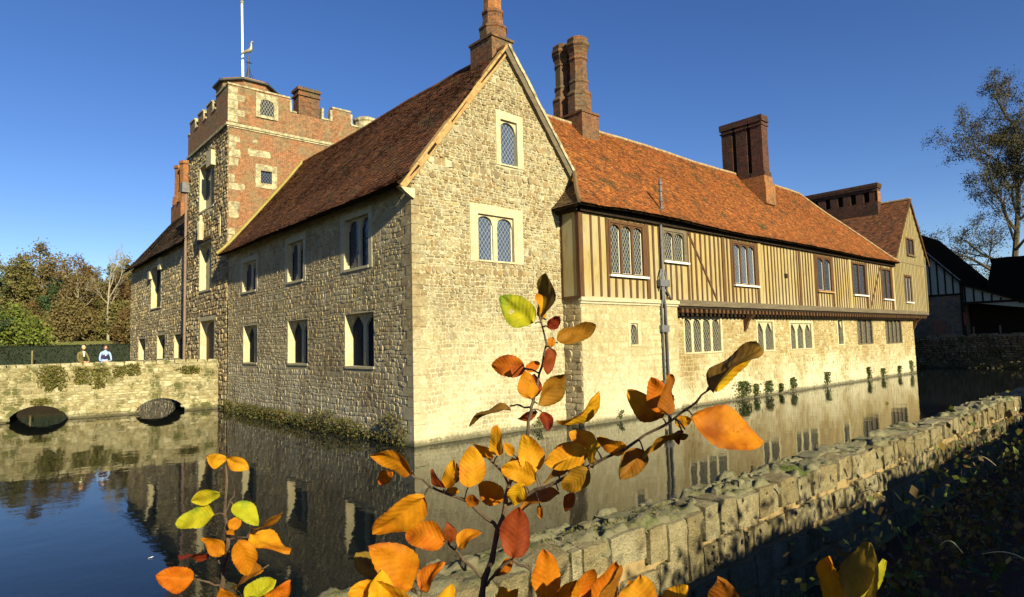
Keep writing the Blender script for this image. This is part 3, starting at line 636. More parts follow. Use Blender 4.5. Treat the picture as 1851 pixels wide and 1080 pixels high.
m.build('bird', M['gilt'], vane, True)

# ================================================================== FAR STONE RANGE
rng = random.Random(13)
far = thing('stone_range', 'long low stone range with a brown tiled roof beyond the tower', 'house', (4, 36, 0))
fh = [(34.9, 38.4, 6.55, 9.95), (40.15, 42.9, 2.55, 4.5), (33.5, 36.1, 2.65, 4.62), (28.55, 31.0, 2.7, 4.55)]
FR = side(0.02)
rubble_wall('wall', far, FR, -.4, 10.55, const(27.4), const(46.3), fh, 'facade', 'facade_m', .4, ch=(.16, .30), cw=(.2, .5), relief=(.01, .035), rng=rng, wob=.07, tilt=.09)
m = MB(); m.quad((0, 46.3, -.4), (8, 46.3, -.4), (8, 46.3, 10.5), (0, 46.3, 10.5)); m.build('end_wall', M['facade_m'], far)
window(far, FR, *fh[0], 2, 'square', 'dressed', 'glass_deep', rec=.38, border=(.1, .14, .12, .1), mull=.18, proud=.03, label='tall upper window with pale jambs')
for h_ in fh[1:]: window(far, FR, *h_, 2, 'pointed', 'dressed', 'glass_deep', rec=.38, border=(.1, .14, .12, .1), mull=.18, rise=.4, proud=.01, label='low two light window above the bridge')
m = MB(); m.fbox(FR, 34.5, 35.3, 9.4, 10.3, 0, .22); m.fbox(FR, 38.1, 38.7, 9.0, 9.6, 0, .2); each(m, 'corbel', M['dressed'], far)
e0 = Vector((-.42, 0, 10.5)); fu = Vector((4.4+.42, 0, 16.6-10.5)); fl = fu.length; fu = fu/fl; fn = Vector((-fu.z, 0, fu.x))
def Ff(a, s, n): p = e0+fu*s+fn*(n+sag(a, s)); return (p.x, a, p.z)
m = MB(); g_ = [[Ff(27.2+20.6*i/20, fl*j/8, -.01) for j in range(9)] for i in range(21)]
for i in range(20):
    for j in range(8): m.quad(g_[i][j], g_[i][j+1], g_[i+1][j+1], g_[i+1][j])
m.quad((-.42, 27.2, 10.36), (-.42, 47.8, 10.36), (.1, 47.8, 10.9), (.1, 27.2, 10.9)); m.quad((-.42, 27.2, 10.36), (-.42, 47.8, 10.36), (-.42, 47.8, 10.5), (-.42, 27.2, 10.5))
m.quad((4.4, 27.2, 16.6), (4.4, 47.8, 16.6), (9.2, 47.8, 10.4), (9.2, 27.2, 10.4)); m.add([(0, 46.3, 10.5), (4.4, 46.3, 16.5), (8.8, 46.3, 10.5)], [(0, 1, 2)])
fr_ = m.build('roof', M['undertile'], far); tiles(Ff, 27.2, 47.8, fl, lambda a, s: a < 47.75, rng, .12, .22).build('tiling', M['tile_brown'], fr_)
m = MB(); m.box(3.5, 4.9, 44.6, 48.2, 15.2, 17.0); fc = m.build('chimney', M['chimbright'], fr_); fc['label'] = 'pair of tall orange brick chimney shafts'
for yy in (47.2, 45.3):
    m = MB(); m.loft(4.2, yy, [(17.0, .85), (17.8, .8), (17.95, .66), (20.5, .64), (20.6, .75), (20.85, .75)], 8, 0); m.build('shaft', M['chimbright'], fc)

# ================================================================== TIMBER FRAMED WING
rng = random.Random(14)
wing = thing('timber_house', 'long timber framed wing of ochre plaster and dark studs over a pale stone base', 'house', (24, 1, 0))
YT, YB, YP = -1.0, -.35, -.95
FT, FB, FP = front(YT), front(YB), front(YP)
XA, XB, XE = 6.95, 42.1, 48.0
# stone base and the pier that carries the left end
bh = [(14.75, 18.25, 2.5, 4.36), (21.75, 23.85, 2.42, 4.18), (25.7, 28.95, 2.42, 4.16), (32.6, 33.75, 2.55, 4.36), (36.0, 38.9, 2.55, 4.36), (41.5, 45.1, 2.5, 4.36)]
bw = rubble_wall('base_wall', wing, FB, -.4, 4.62, const(13.45), const(XE), bh, 'base', 'base_m', .3, ch=lambda v: (.10, .2) if v > 1.8 else (.2, .34), cw=(.15, .42), g=.008, relief=(.004, .024), rng=rng, wob=.06, tilt=.07)
m = MB(); m.quad((XE, YB, -.4), (XE, 7, -.4), (XE, 7, 4.7), (XE, YB, 4.7)); m.build('end_wall', M['base_m'], wing)
ph = [(9.85, 10.72, 2.98, 4.05)]
pw = rubble_wall('pier', wing, FP, -.4, 4.82, const(7.0), const(13.45), ph, 'pier', 'base_m', .3, ch=(.18, .36), cw=(.25, .6), g=.005, relief=(.003, .014), rng=rng, wob=.05, tilt=.02)
rubble_wall('pier_side', wing, lambda u, v, w: (7.0-w, u, v), -.4, 4.82, const(YP), const(0), [], 'facade', 'facade_m', .1, ch=(.16, .32), cw=(.3, .7), relief=(.01, .04), rng=rng, wob=.03, tilt=.08)
m = MB(); m.quad((13.45, YP, -.4), (13.45, YB, -.4), (13.45, YB, 4.8), (13.45, YP, 4.8)); m.build('pier_return', M['base_m'], wing)
m = MB(); m.box(6.93, 13.5, -1.07, -.9, 4.80, 4.95); m.box(6.95, 13.48, -1.01, -.9, 4.70, 4.798); m.build('cap_moulding', M['dressed_grey'], pw)
window(wing, FP, *ph[0], 1, 'round', 'dressed', 'glass_lead', rec=.14, border=(.16, .22, .12, .06), rise=.26, proud=.012, label='tiny arched lancet in the pale pier')
window(wing, FB, *bh[0], 4, 'round', 'dressed', 'glass_lead', rec=.16, border=(.12, .18, .14, .08), mull=.2, rise=.3, proud=.02, label='row of four round headed leaded lights')
window(wing, FB, *bh[1], 2, 'pointed', 'dressed', 'glass_lead', rec=.16, border=(.14, .2, .1, .08), mull=.26, rise=.5, proud=.02, label='pair of pointed leaded lights')
window(wing, FB, *bh[2], 3, 'pointed', 'dressed', 'glass_lead', rec=.16, border=(.14, .3, .16, .06), mull=.26, rise=.42, proud=.02, label='three light stone window with a pale centre')
window(wing, FB, *bh[3], 1, 'pointed', 'quoin', 'glass_dark', rec=.2, border=(.14, .2, .06, .08), rise=.6, proud=.012, label='single narrow pointed slit')
window(wing, FB, *bh[4], 3, 'square', 'beam', 'glass_lead', rec=.1, border=(.12, .2, .1, .06), mull=.22, proud=.03, label='three light wooden window')
window(wing, FB, *bh[5], 4, 'square', 'beam', 'glass_lead', rec=.1, border=(.14, .2, .1, .06), mull=.2, proud=.03, label='four light wooden window near the end of the wing')
m = MB(); m.box(17.0, 17.22, -.50, -.34, 1.42, 1.62); m.build('vent_block', M['black'], bw)
# jetty: joists, beam, brackets
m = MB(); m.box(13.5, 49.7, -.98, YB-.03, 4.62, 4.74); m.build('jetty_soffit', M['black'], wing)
m = MB(); x = 13.75
while x < 49.4: m.box(x, x+.17, -1.0, YB-.035, 4.44, 4.615); x += rng.uniform(.36, .44)
each(m, 'joist', M['timber'], wing)
m = MB(); m.box(13.47, 49.75, -1.06, -.86, 4.745, 5.02); m.build('bressumer', M['beam'], wing)
m = MB(); m.box(13.5, 48.3, -.58, -.38, 4.30, 4.438); m.build('wall_plate', M['black'], wing)
for x in (20.4, 47.85):
    m = MB(); m.prism(lambda u, v, w: (x+w, u, v), [(YB-.02, 3.55), (YB-.02, 4.43), (-.97, 4.43), (-.62, 4.1), (-.5, 3.75)], 0, .22); m.build('bracket', M['timber'], wing)
# upper storey
wins = [(8.72, 11.15, 5.92, 8.2, 3, 'round'), (12.42, 14.3, 6.74, 8.24, 2, 'round'), (18.45, 20.85, 5.94, 8.2, 3, 'tudor'), (28.3, 30.6, 5.98, 8.2, 2, 'tudor'), (33.9, 36.35, 5.94, 8.18, 2, 'square'), (39.4, 41.4, 5.8, 8.1, 2, 'square')]
m = MB(); core(m, FT, 4.95, 8.56, const(XA), const(XB), [w[:4] for w in wins], .12); m.quad((XA, YT, 4.82), (XA, .0, 4.82), (XA, .0, 8.6), (XA, YT, 8.6))
up_ = m.build('plaster_wall', M['plaster'], wing)
for i, (x0, x1, z0, z1, n_, kd) in enumerate(wins):
    gls = 'glass_lead' if i < 2 else ('glass_blue' if i == 2 else 'glass_dark')
    window(wing, FT, x0, x1, z0, z1, n_, kd, 'timber' if i != 1 else 'beam', gls, rec=.07, border=(.10, .20, .14, .06) if i != 1 else (.12, .24, .14, .06), mull=.12, rise=.22, proud=.06, sill='white' if i != 3 else 'verge', bars=1 if i < 4 else 0,
           label=('tall three light leaded casement in dark oak', 'short two light leaded casement with a white sill', 'three light casement with blue panes', 'oak casement with carved inner frame', 'two light oak casement', 'oak casement beside the far gable')[i])
studs = MB(); warm = MB()
def stud(mb, x0, x1, z0, z1, p=.03):
    p += rng.uniform(-.008, .008); a, b, c, d = [rng.uniform(-.018, .018) for _ in range(4)]; N = 4; V = []
    bw_ = rng.uniform(-.02, .02); fs = []
    for k in range(N+1):
        t = k/N; z = z0+(z1-z0)*t; o = bw_*math.sin(PI*t)*(1 if z1-z0 > 2 else .3); l = x0+a+(b-a)*t+o; r = x1+c+(d-c)*t+o
        V += [FT(l, z, -.02), FT(r, z, -.02), FT(r, z, p), FT(l, z, p)]
    for k in range(N): fs += [(4*k+i, 4*k+(i+1) % 4, 4*k+4+(i+1) % 4, 4*k+4+i) for i in range(4)]
    mb.add(V, fs+[(3, 2, 1, 0), (4*N, 4*N+1, 4*N+2, 4*N+3)])
def blocked(x0, x1):
    return [w for w in wins if w[0]-.02 < x1 and w[1]+.02 > x0]
stud(studs, XA-.04, XA+.20, 4.95, 8.5, .05)
x = 7.62; k = 0
while x < XB-.1:
    w_ = rng.uniform(.10, .15) if x < 21 else rng.uniform(.09, .13)
    bl_ = blocked(x, x+w_); mb = warm if rng.random() < .55 else studs
    if not bl_: stud(mb, x, x+w_, 5.0, 8.5)
    else:
        W_ = bl_[0]
        if x > W_[0] and x+w_ < W_[1]:
            stud(mb, x, x+w_, 5.0, W_[2]-.10)
            if W_[3] < 8.3: stud(mb, x, x+w_, W_[3]+.01, 8.5)
    x += (rng.uniform(.44, .50) if x < 10 else rng.uniform(.38, .44) if x < 17 else rng.uniform(.36, .42)); k += 1
for W_ in wins: stud(studs, W_[0]-.15, W_[0]-.01, 5.0, 8.5, .04); stud(studs, W_[1]+.01, W_[1]+.15, 5.0, 8.5, .04)
for x in (12.1, 17.4, 25.9): stud(warm, x, x+.26, 5.0, 8.5, .05)
each(studs, 'stud', M['timber'], up_, 70); each(warm, 'stud', M['timber_warm'], up_, 70)
m = MB(); m.fbox(FT, 21.05, 21.38, 5.02, 8.3, 0, .06); m.fbox(FT, 33.35, 33.72, 5.02, 8.3, 0, .05); each(m, 'post', M['plaster'], up_)
m = MB()
def brace(mb, x0, z0, x1, z1, t=.10):
    d = Vector((x1-x0, z1-z0)).normalized(); n = Vector((-d.y, d.x))*t*.5
    mb.prism(FT, [(x0+n.x, z0+n.y), (x0-n.x, z0-n.y), (x1-n.x, z1-n.y), (x1+n.x, z1+n.y)], 0, .048)
brace(m, 14.5, 8.2, 16.75, 5.1); brace(m, 39.15, 8.05, 36.9, 5.1); each(m, 'brace', M['timber'], up_)
m = MB(); m.box(24.05, 24.35, -1.06, -.98, 6.55, 6.8); m.build('vent', M['black'], up_)
m = MB()
m.box(XA-.03, XA-.001, -1.02, -.85, 4.9, 8.5); m.box(XA-.03, XA-.001, -.14, .0, 4.9, 8.5); m.box(XA-.03, XA-.001, -.848, -.142, 4.85, 5.0); each(m, 'post', M['timber'], up_)
m = MB(); m.box(6.75, XB, -1.16, -.98, 8.3, 8.52); m.box(6.7, 6.93, -1.16, 0, 8.3, 8.52); m.build('eaves_beam', M['black'], wing)
# roof
WE = Vector((0, -1.44, 8.5)); WRY, WRZ = 2.75, 13.75
ws = Vector((0, WRY+1.44, WRZ-8.5)); WL = ws.length; ws = ws/WL; wn = Vector((0, -ws.z, ws.y))
X0, X1 = 6.5, 41.9
def sag2(a, s): return .12*nz(a*.13, s*.25, 9.0)+.025*nz(a*.7, s*.8, 4.0)
def Fr(a, s, n):
    k = max(0, 1.0-s); p = WE+ws*s+wn*(n+sag2(a, s)+.09*k*k); return (a, p.y, p.z)
def wleft(s): return X0+min(1.47, max(0, s*.58)) if s < 2.6 else 7.6
def wright(s): return X1-7.0*max(0, s)/WL
m = MB(); NA, NS = 60, 12
g_ = [[Fr(wleft(WL*j/NS)+(wright(WL*j/NS)-wleft(WL*j/NS))*i/NA, WL*j/NS, -.01) for j in range(NS+1)] for i in range(NA+1)]
for i in range(NA):
    for j in range(NS): m.quad(g_[i][j], g_[i+1][j], g_[i+1][j+1], g_[i][j+1])
    p, q = Fr(X0+(X1-X0)*i/NA, 0, -.13), Fr(X0+(X1-X0)*(i+1)/NA, 0, -.13); m.quad(p, q, g_[i+1][0], g_[i][0]); m.quad(p, q, (q[0], -.9, 8.6), (p[0], -.9, 8.6))
m.quad((7, WRY, WRZ), (35, WRY, WRZ), (42, 7.2, 8.4), (7, 7.2, 8.4)); m.add([(X1, -1.44, 8.5), (35, WRY, WRZ), (42, 7.2, 8.4)], [(0, 1, 2)])
hp = (X0+1.47, .0, 10.0)                                       # little hip that laps on to the gable
m.add([(X0, -1.44, 8.5), (X0, .0, 8.5), hp], [(0, 1, 2)]); m.quad((X0, -1.44, 8.37), (X0, 0, 8.37), (X0, 0, 8.5), (X0, -1.44, 8.5)); m.quad((X0, -1.44, 8.37), (X0, 0, 8.37), (7.0, 0, 8.5), (7.0, -1.1, 8.5))
wroof = m.build('roof', M['undertile'], wing); wroof['label'] = 'long sagging roof of mottled orange clay tiles'
tiles(Fr, X0, X1, WL, lambda a, s: wleft(s)-.05 < a < wright(s)+.05, rng, .115, .17).build('tiling', M['tile_orange'], wroof)
hu = Vector((1.47, 0, 1.5)); hl = hu.length; hu /= hl; hn = Vector((-hu.z, 0, hu.x))
def Fh(a, s, n): p = Vector((X0, a, 8.5))+hu*s+hn*n; return (p.x, p.y, p.z)
tiles(Fh, -1.44, 0, hl, lambda a, s: a > -1.44+1.44*s/hl-.03 and a < .02, rng, .105, .17).build('tiling', M['tile_brown'], wroof)
m = MB()
P = [Fr(wleft(s), s, .04) for s in (0, .5, 1, 1.5, 2.0, 2.45)]; m.tube(P, .09, 6); m.build('hip', M['tile_brown'], wroof)
m = MB(); a = 8.6
while a < 34.9:
    p, q = Fr(a, WL, .02), Fr(min(a+.42, 35), WL, .02); m.tube([(p[0]+.004, p[1], p[2]-.03), (q[0]-.004, q[1], q[2]-.03)], .10, 7); a += .43
m.build('ridge', M['ridge'], wroof)
m = MB(); P = [Fr(wright(WL*t/14), WL*t/14, .05) for t in range(15)]
for p, q in zip(P, P[1:]): m.tube([p, q], .07, 6)
m.build('hip', M['ridge'], wroof)
# twin octagonal chimney
m = MB(); m.box(10.75, 11.95, 2.0, 4.4, 12.4, 14.1); m.box(10.70, 12.0, 1.95, 4.45, 14.102, 14.2); tc = m.build('chimney', M['chimbrick'], wroof); tc['label'] = 'pair of tall octagonal brick chimney shafts with flared tops'
for yy in (2.62, 3.62):
    m = MB(); m.loft(11.28, yy, [(14.2, .60), (15.05, .60), (15.1, .63), (15.18, .63), (15.34, .49), (15.7, .47), (15.74, .51), (15.82, .51), (15.88, .44), (16.85, .43), (16.9, .48), (16.98, .48), (17.02, .44), (17.25, .47), (17.45, .56), (17.5, .52), (17.6, .60), (17.7, .60), (17.76, .50), (17.92, .54), (18.0, .48)])
    m.build('shaft', M['chimbrick'], tc)
# three shaft stack
m = MB(); m.box(25.75, 27.0, .62, 3.9, 11.4, 12.75); m.box(25.85, 26.9, .72, 3.85, 12.752, 13.2); tc = m.build('chimney', M['chimbright'], wroof); tc['label'] = 'broad dark brick stack of three joined shafts'
for i in range(3):
    y0 = .82+i*1.0; m = MB()
    m.box(25.98, 26.82, y0-.08, y0+.86, 13.202, 13.5); m.box(26.02, 26.78, y0, y0+.74, 13.502, 16.45); m.box(25.96, 26.84, y0-.06, y0+.82, 16.452, 16.56); m.box(26.02, 26.78, y0, y0+.74, 16.562, 16.7); m.box(25.94, 26.86, y0-.08, y0+.84, 16.702, 16.8)
    m.build('shaft', M['chimdark'], tc)
m = MB(); m.box(25.97, 26.83, .76, 3.68, 16.802, 17.1); m.build('cap', M['chimdark'], tc)
m = MB(); m.box(26.2, 26.6, 1.0, 3.3, 13.2, 16.9); m.build('web', M['black'], tc)
# pipes
def pipe(pts, r=.06, name='drainpipe', par=wing):
    m = MB(); m.tube(pts, r, 8); return m.build(name, M['pipe'], par, True)
pipe([(12.2, -1.13, 8.3), (12.2, -1.14, 5.2), (12.2, -1.16, 4.9), (12.42, -1.05, 4.65), (12.42, -1.05, .05)], .06)
pipe([(12.12, -1.12, 6.2), (12.12, -1.14, 5.0), (12.14, -1.05, 4.68), (12.14, -1.05, .7)], .042)
pipe([(11.98, -1.12, 5.4), (11.98, -1.12, 6.0), (12.1, -1.12, 6.3), (12.3, -1.12, 6.3), (12.44, -1.12, 6.0), (12.46, -1.12, 5.4), (12.72, -1.1, 5.1), (12.9, -1.0, 5.0)], .042)
vp_ = pipe([(12.2, -1.2, 8.75), (12.2, -1.2, 10.35)], .06, 'vent_pipe')
m = MB()
for z in (9.0, 9.35, 9.8, 10.1): m.loft(12.2, -1.2, [(z, .1), (z+.08, .1)], 8)
m.build('pipe_collar', M['pipe'], vp_)
m = MB(); m.box(11.88, 12.58, -1.22, -1.05, 5.55, 5.85); m.box(12.02, 12.55, -1.12, -.96, 3.55, 3.85); m.box(12.02, 12.55, -1.12, -.96, 1.25, 1.45); each(m, 'pipe_clamp', M['pipe'], wing)

# ================================================================== GABLED TIMBER HOUSE at the far end
rng = random.Random(15)
gh = thing('gabled_house', 'gabled timber house with weathered grey studs at the far end of the wing', 'house', (46.5, 2, 0))
GX, GZ = 46.75, 14.15
def Lh(z): return XB if z <= 8.9 else max(XB, GX-(14.15-z)/1.15)
def Rh(z): return 49.8 if z <= 9.9 else GX+(14.15-z)/1.38
gw = [(45.35, 47.2, 9.5, 10.9), (44.3, 45.9, 5.7, 7.85)]
m = MB(); core(m, FT, 5.0, 8.9, const(XB), const(49.8), [gw[1]], .12); core(m, FT, 8.9, 14.1, Lh, Rh, [gw[0]], .12); m.quad((49.8, YT, 4.7), (49.8, 7, 4.7), (49.8, 7, 9.9), (49.8, YT, 9.9))
gp = m.build('wall', M['plaster'], gh)
window(gh, FT, *gw[0], 2, 'square', 'timber', 'glass_dark', rec=.07, border=(.12, .16, .12, .08), mull=.1, proud=.05, sill='beam', label='small oak casement in the gable')
window(gh, FT, *gw[1], 2, 'square', 'timber', 'glass_dark', rec=.07, border=(.1, .16, .14, .08), mull=.1, proud=.05, sill='white', bars=1, label='tall oak casement below the gable')
m = MB(); x = XB+.1
while x < 49.7:
    t_ = min(14.15-(GX-x)*1.15 if x < GX else 14.15-(x-GX)*1.38, 13.9)-.15; w_ = .12
    segs = [(5.02, t_)]
    for W_ in gw:
        if x+w_ > W_[0]-.03 and x < W_[1]+.03: segs = [s_ for a, b in segs for s_ in ((a, min(b, W_[2]-.12)), (max(a, W_[3]+.02), b)) if s_[1]-s_[0] > .1]
    for a, b in segs: m.fbox(FT, x, x+w_, a, b, -.02, .03+rng.uniform(-.005, .005))
    x += rng.uniform(.3, .36)
m.fbox(FT, XB, 49.75, 8.78, 8.95, 0, .045); m.fbox(FT, 49.62, 49.85, 5.02, 9.6, 0, .05); each(m, 'stud', M['greystud'], gp)
yb = 7.5
m = MB()
GE = Vector((GX-4.75, 0, 14.15-4.75*1.15)); gs = Vector((4.75, 0, 4.75*1.15)); gl_ = gs.length; gs /= gl_; gn = Vector((-gs.z, 0, gs.x))
def Fgh(a, s, n): p = GE+gs*s+gn*(n+.03*nz(a*.4, s*.4, 8)); return (p.x, a, p.z)
g_ = [[Fgh(-1.12+(yb+1.12)*i/8, gl_*j/6, -.01) for j in range(7)] for i in range(9)]
for i in range(8):
    for j in range(6): m.quad(g_[i][j], g_[i][j+1], g_[i+1][j+1], g_[i+1][j])
m.quad((GX, -1.12, GZ), (GX, yb, GZ), (50.5, yb, GZ-3.75*1.38), (50.5, -1.12, GZ-3.75*1.38)); m.quad((GX, -1.12, GZ), (GX, -1.12, GZ-.14), (50.5, -1.12, GZ-3.75*1.38-.14), (50.5, -1.12, GZ-3.75*1.38))
gr_ = m.build('roof', M['undertile'], gh); gr_['label'] = 'steep roof of plum and brown mottled tiles'
tiles(Fgh, -1.12, yb, gl_, lambda a, s: a < yb, rng, .13, .24, .025).build('tiling', M['tile_plum'], gr_)
m = MB(); m.tube([(GX, -1.15, GZ+.02), (GX, yb, GZ+.02)], .11, 7); m.build('ridge', M['ridge'], gr_)
m = MB()
for sx, sl, L_ in ((-1, 1.15, 4.6), (1, 1.38, 3.8)): bar(m, Vector((GX+sx*L_, 0, GZ-L_*sl)), Vector((GX, 0, GZ)), Vector((sx*.75, 0, .66)), -.14, .02, -1.16, -1.02)
m.build('bargeboard', M['timber_warm'], gr_)
m = MB(); m.box(45.9, 46.75, 1.0, 7.0, 13.0, 14.3); m.box(45.86, 46.8, .92, 7.1, 15.45, 15.6); m.box(45.95, 46.7, 1.0, 7.0, 15.2, 15.448); m.box(45.84, 46.82, .9, 7.12, 15.602, 15.85)
for i in range(6): m.box(46.0, 46.66, 1.02+i*1.05, 1.02+i*1.05+.62, 14.302, 15.198)
sk = m.build('chimney', M['chimdark'], gr_); sk['label'] = 'long low dark brick stack with a row of short shafts'
m = MB(); m.box(46.35, 46.6, 1.3, 6.6, 14.3, 15.2); m.build('web', M['black'], sk)
m = MB(); m.box(45.97, 46.68, .985, 1.015, 14.3, 15.2); m.build('sunlit_end_face', M['chimbright'], sk)  # sunlight put into the colour: brighter brick on the end toward the sun

# ================================================================== BRIDGE
rng = random.Random(16)
BA = math.radians(7.6)
bo, bd, bn = Vector((-.08, 20.42, 0)), Vector((-math.cos(BA), math.sin(BA), 0)), Vector((-math.sin(BA), -math.cos(BA), 0))
def FBr(u, v, w): p = bo+bd*u+bn*w; return (p.x, p.y, v)
bridge = thing('stone_bridge', 'low mossy stone bridge with two shallow arches leading to the tower', 'bridge', tuple(bo+bd*6+bn*-2))
ARC = [(2.83, 1.22, .76), (8.1, 1.22, .74)]
def arch_z(u):
    for c, h, t in ARC:
        if abs(u-c) < h: return max(0, t*(1-((u-c)/h)**2)**.62)
    return -.4
BL = 16.0; m = MB(); N = 160
for w0 in (0, -4.6):
    for i in range(N):
        a, b = BL*i/N, BL*(i+1)/N
        m.quad(FBr(a, arch_z(a), w0), FBr(b, arch_z(b), w0), FBr(b, 2.62, w0), FBr(a, 2.62, w0))
for i in range(N):
    a, b = BL*i/N, BL*(i+1)/N
    if arch_z(a) > -.3 and arch_z(b) > -.3: m.quad(FBr(a, arch_z(a), 0), FBr(b, arch_z(b), 0), FBr(b, arch_z(b), -4.6), FBr(a, arch_z(a), -4.6))
for c, h, t in ARC:
    for e in (c-h, c+h): m.quad(FBr(e, -.4, 0), FBr(e, .1, 0), FBr(e, .1, -4.6), FBr(e, -.4, -4.6))
m.quad(FBr(0, 1.9, 0), FBr(BL, 1.9, 0), FBr(BL, 1.9, -4.6), FBr(0, 1.9, -4.6))
for w0, w1 in ((-.42, -.421), (-4.18, -4.181)): m.quad(FBr(0, 1.9, w0), FBr(BL, 1.9, w0), FBr(BL, 2.62, w0), FBr(0, 2.62, w0))
for w0 in (0, -4.6): m.quad(FBr(0, 2.62, w0), FBr(BL, 2.62, w0), FBr(BL, 2.62, w0-.42 if w0 == 0 else w0+.42), FBr(0, 2.62, w0-.42 if w0 == 0 else w0+.42))
bm_ = m.build('masonry', M['bridge_m'], bridge)
m = MB(); stones(m, FBr, -.1, 2.62, const(0.02), const(BL), ch=(.11, .22), cw=(.2, .55), relief=(.012, .045), rng=rng, wob=.04, tilt=.07, keep=lambda u, v: v > arch_z(u)+.2)
for c, h, t in ARC:
    K = 15
    for i in range(K):
        a0, a1 = -1+2*i/K, -1+2*(i+1)/K
        P = [(c+h*a, max(0, t*(1-a*a)**.62)) for a in (a0+.008, a1-.008)]
        Q = [(c+(h+.22)*a, max(0, (t+.2)*(1-a*a)**.62)) for a in (a0+.008, a1-.008)]
        m.prism(FBr, [P[0], P[1], Q[1], Q[0]], -.05, rng.uniform(.03, .06))
m.build('stonework', M['bridge'], bm_)
m = MB(); u = 0.05
while u < BL:
    w_ = rng.uniform(.3, .6); z1 = 2.75+rng.uniform(-.03, .05); j = rng.uniform(-.03, .03)
    m.hexa([FBr(u+.01, 2.60, .05+j), FBr(u+w_, 2.60, .05+j), FBr(u+w_, 2.60, -.46), FBr(u+.01, 2.60, -.46), FBr(u+.04, z1, .0+j), FBr(u+w_-.04, z1+.01, .0+j), FBr(u+w_-.03, z1, -.43), FBr(u+.03, z1, -.43)]); u += w_+.01
u = .05
while u < BL:
    w_ = rng.uniform(.4, .6); m.fbox(FBr, u, u+w_-.01, 2.6, 2.74, -4.64, -4.14); u += w_
each(m, 'coping', M['bridge'], bm_)

def clump(name, label, cat, base, pts, size, mat, group=None, up=.3, seed=1):
    t = thing(name, label, cat, base, group); m = MB(); m.cards(pts, size, random.Random(seed), up); m.build('foliage', M[mat], t); return t
def on_bridge(px, py): return hit(1, 20.9, px, py)
ivy = [(93, 684, .75, 1.0, 'round bush of moss and ivy hanging on the bridge wall', 520), (147, 680, .42, .7, 'narrow trailing moss patch below the man on the bridge', 200), (178, 684, .55, .85, 'ragged brown moss patch below the woman on the bridge', 300),
       (215, 672, .35, .45, 'small moss tuft on the bridge between the arches', 130), (240, 668, .5, .5, 'moss spreading over the bridge parapet above the right arch', 180), (342, 668, .7, .35, 'thick moss cushion on the parapet near the tower', 220), (70, 728, .5, .25, 'low moss tuft over the left arch', 110)]
for i, (px, py, wd, hh, lb, cnt) in enumerate(ivy):
    c = on_bridge(px, py); u = (c-bo).dot(bd); z = c.z; r_ = random.Random(50+i); pts = []
    for _ in range(cnt*3):
        a, b = r_.gauss(0, .42), r_.uniform(-1, 1)
        if a*a*(1+.9*max(0, -b))+b*b*.8+.9*nz(a*2.6+i*5, b*2.2) > .95: continue
        pts.append(FBr(u+a*wd, z+b*hh*.62, .02+abs(r_.gauss(0, .07))*(1.6 if i == 0 else 1)))
    clump('ivy_clump', lb, 'ivy', FBr(u, z, 0), pts, .11, 'moss', 'moss and ivy clumps on the bridge', 0, i)

# ================================================================== PEOPLE leaning on the parapet
def blob(mb, c, r, n=10, m_=8):
    c = Vector(c); vs = []; fs = []
    for j in range(m_+1):
        t = PI*j/m_
        vs += [(c.x+r[0]*math.sin(t)*math.cos(2*PI*i/n), c.y+r[1]*math.sin(t)*math.sin(2*PI*i/n), c.z+r[2]*math.cos(t)) for i in range(n)]
    for j in range(m_): fs += [(j*n+i, j*n+(i+1) % n, (j+1)*n+(i+1) % n, (j+1)*n+i) for i in range(n)]
    mb.add(vs, fs)
def skinned(name, nodes, edges, mat, parent):
    me = bpy.data.meshes.new(name); me.from_pydata([n[:3] for n in nodes], edges, []); o = bpy.data.objects.new(name, me); COL.objects.link(o)
    sk = o.modifiers.new('s', 'SKIN')
    for i, n in enumerate(nodes):
        r = n[3] if isinstance(n[3], tuple) else (n[3], n[3]); me.skin_vertices[0].data[i].radius = r
    me.skin_vertices[0].data[0].use_root = True
    o.modifiers.new('d', 'SUBSURF').levels = 1; o.modifiers['d'].render_levels = 1
    me.materials.append(mat); o.parent = parent
    return o
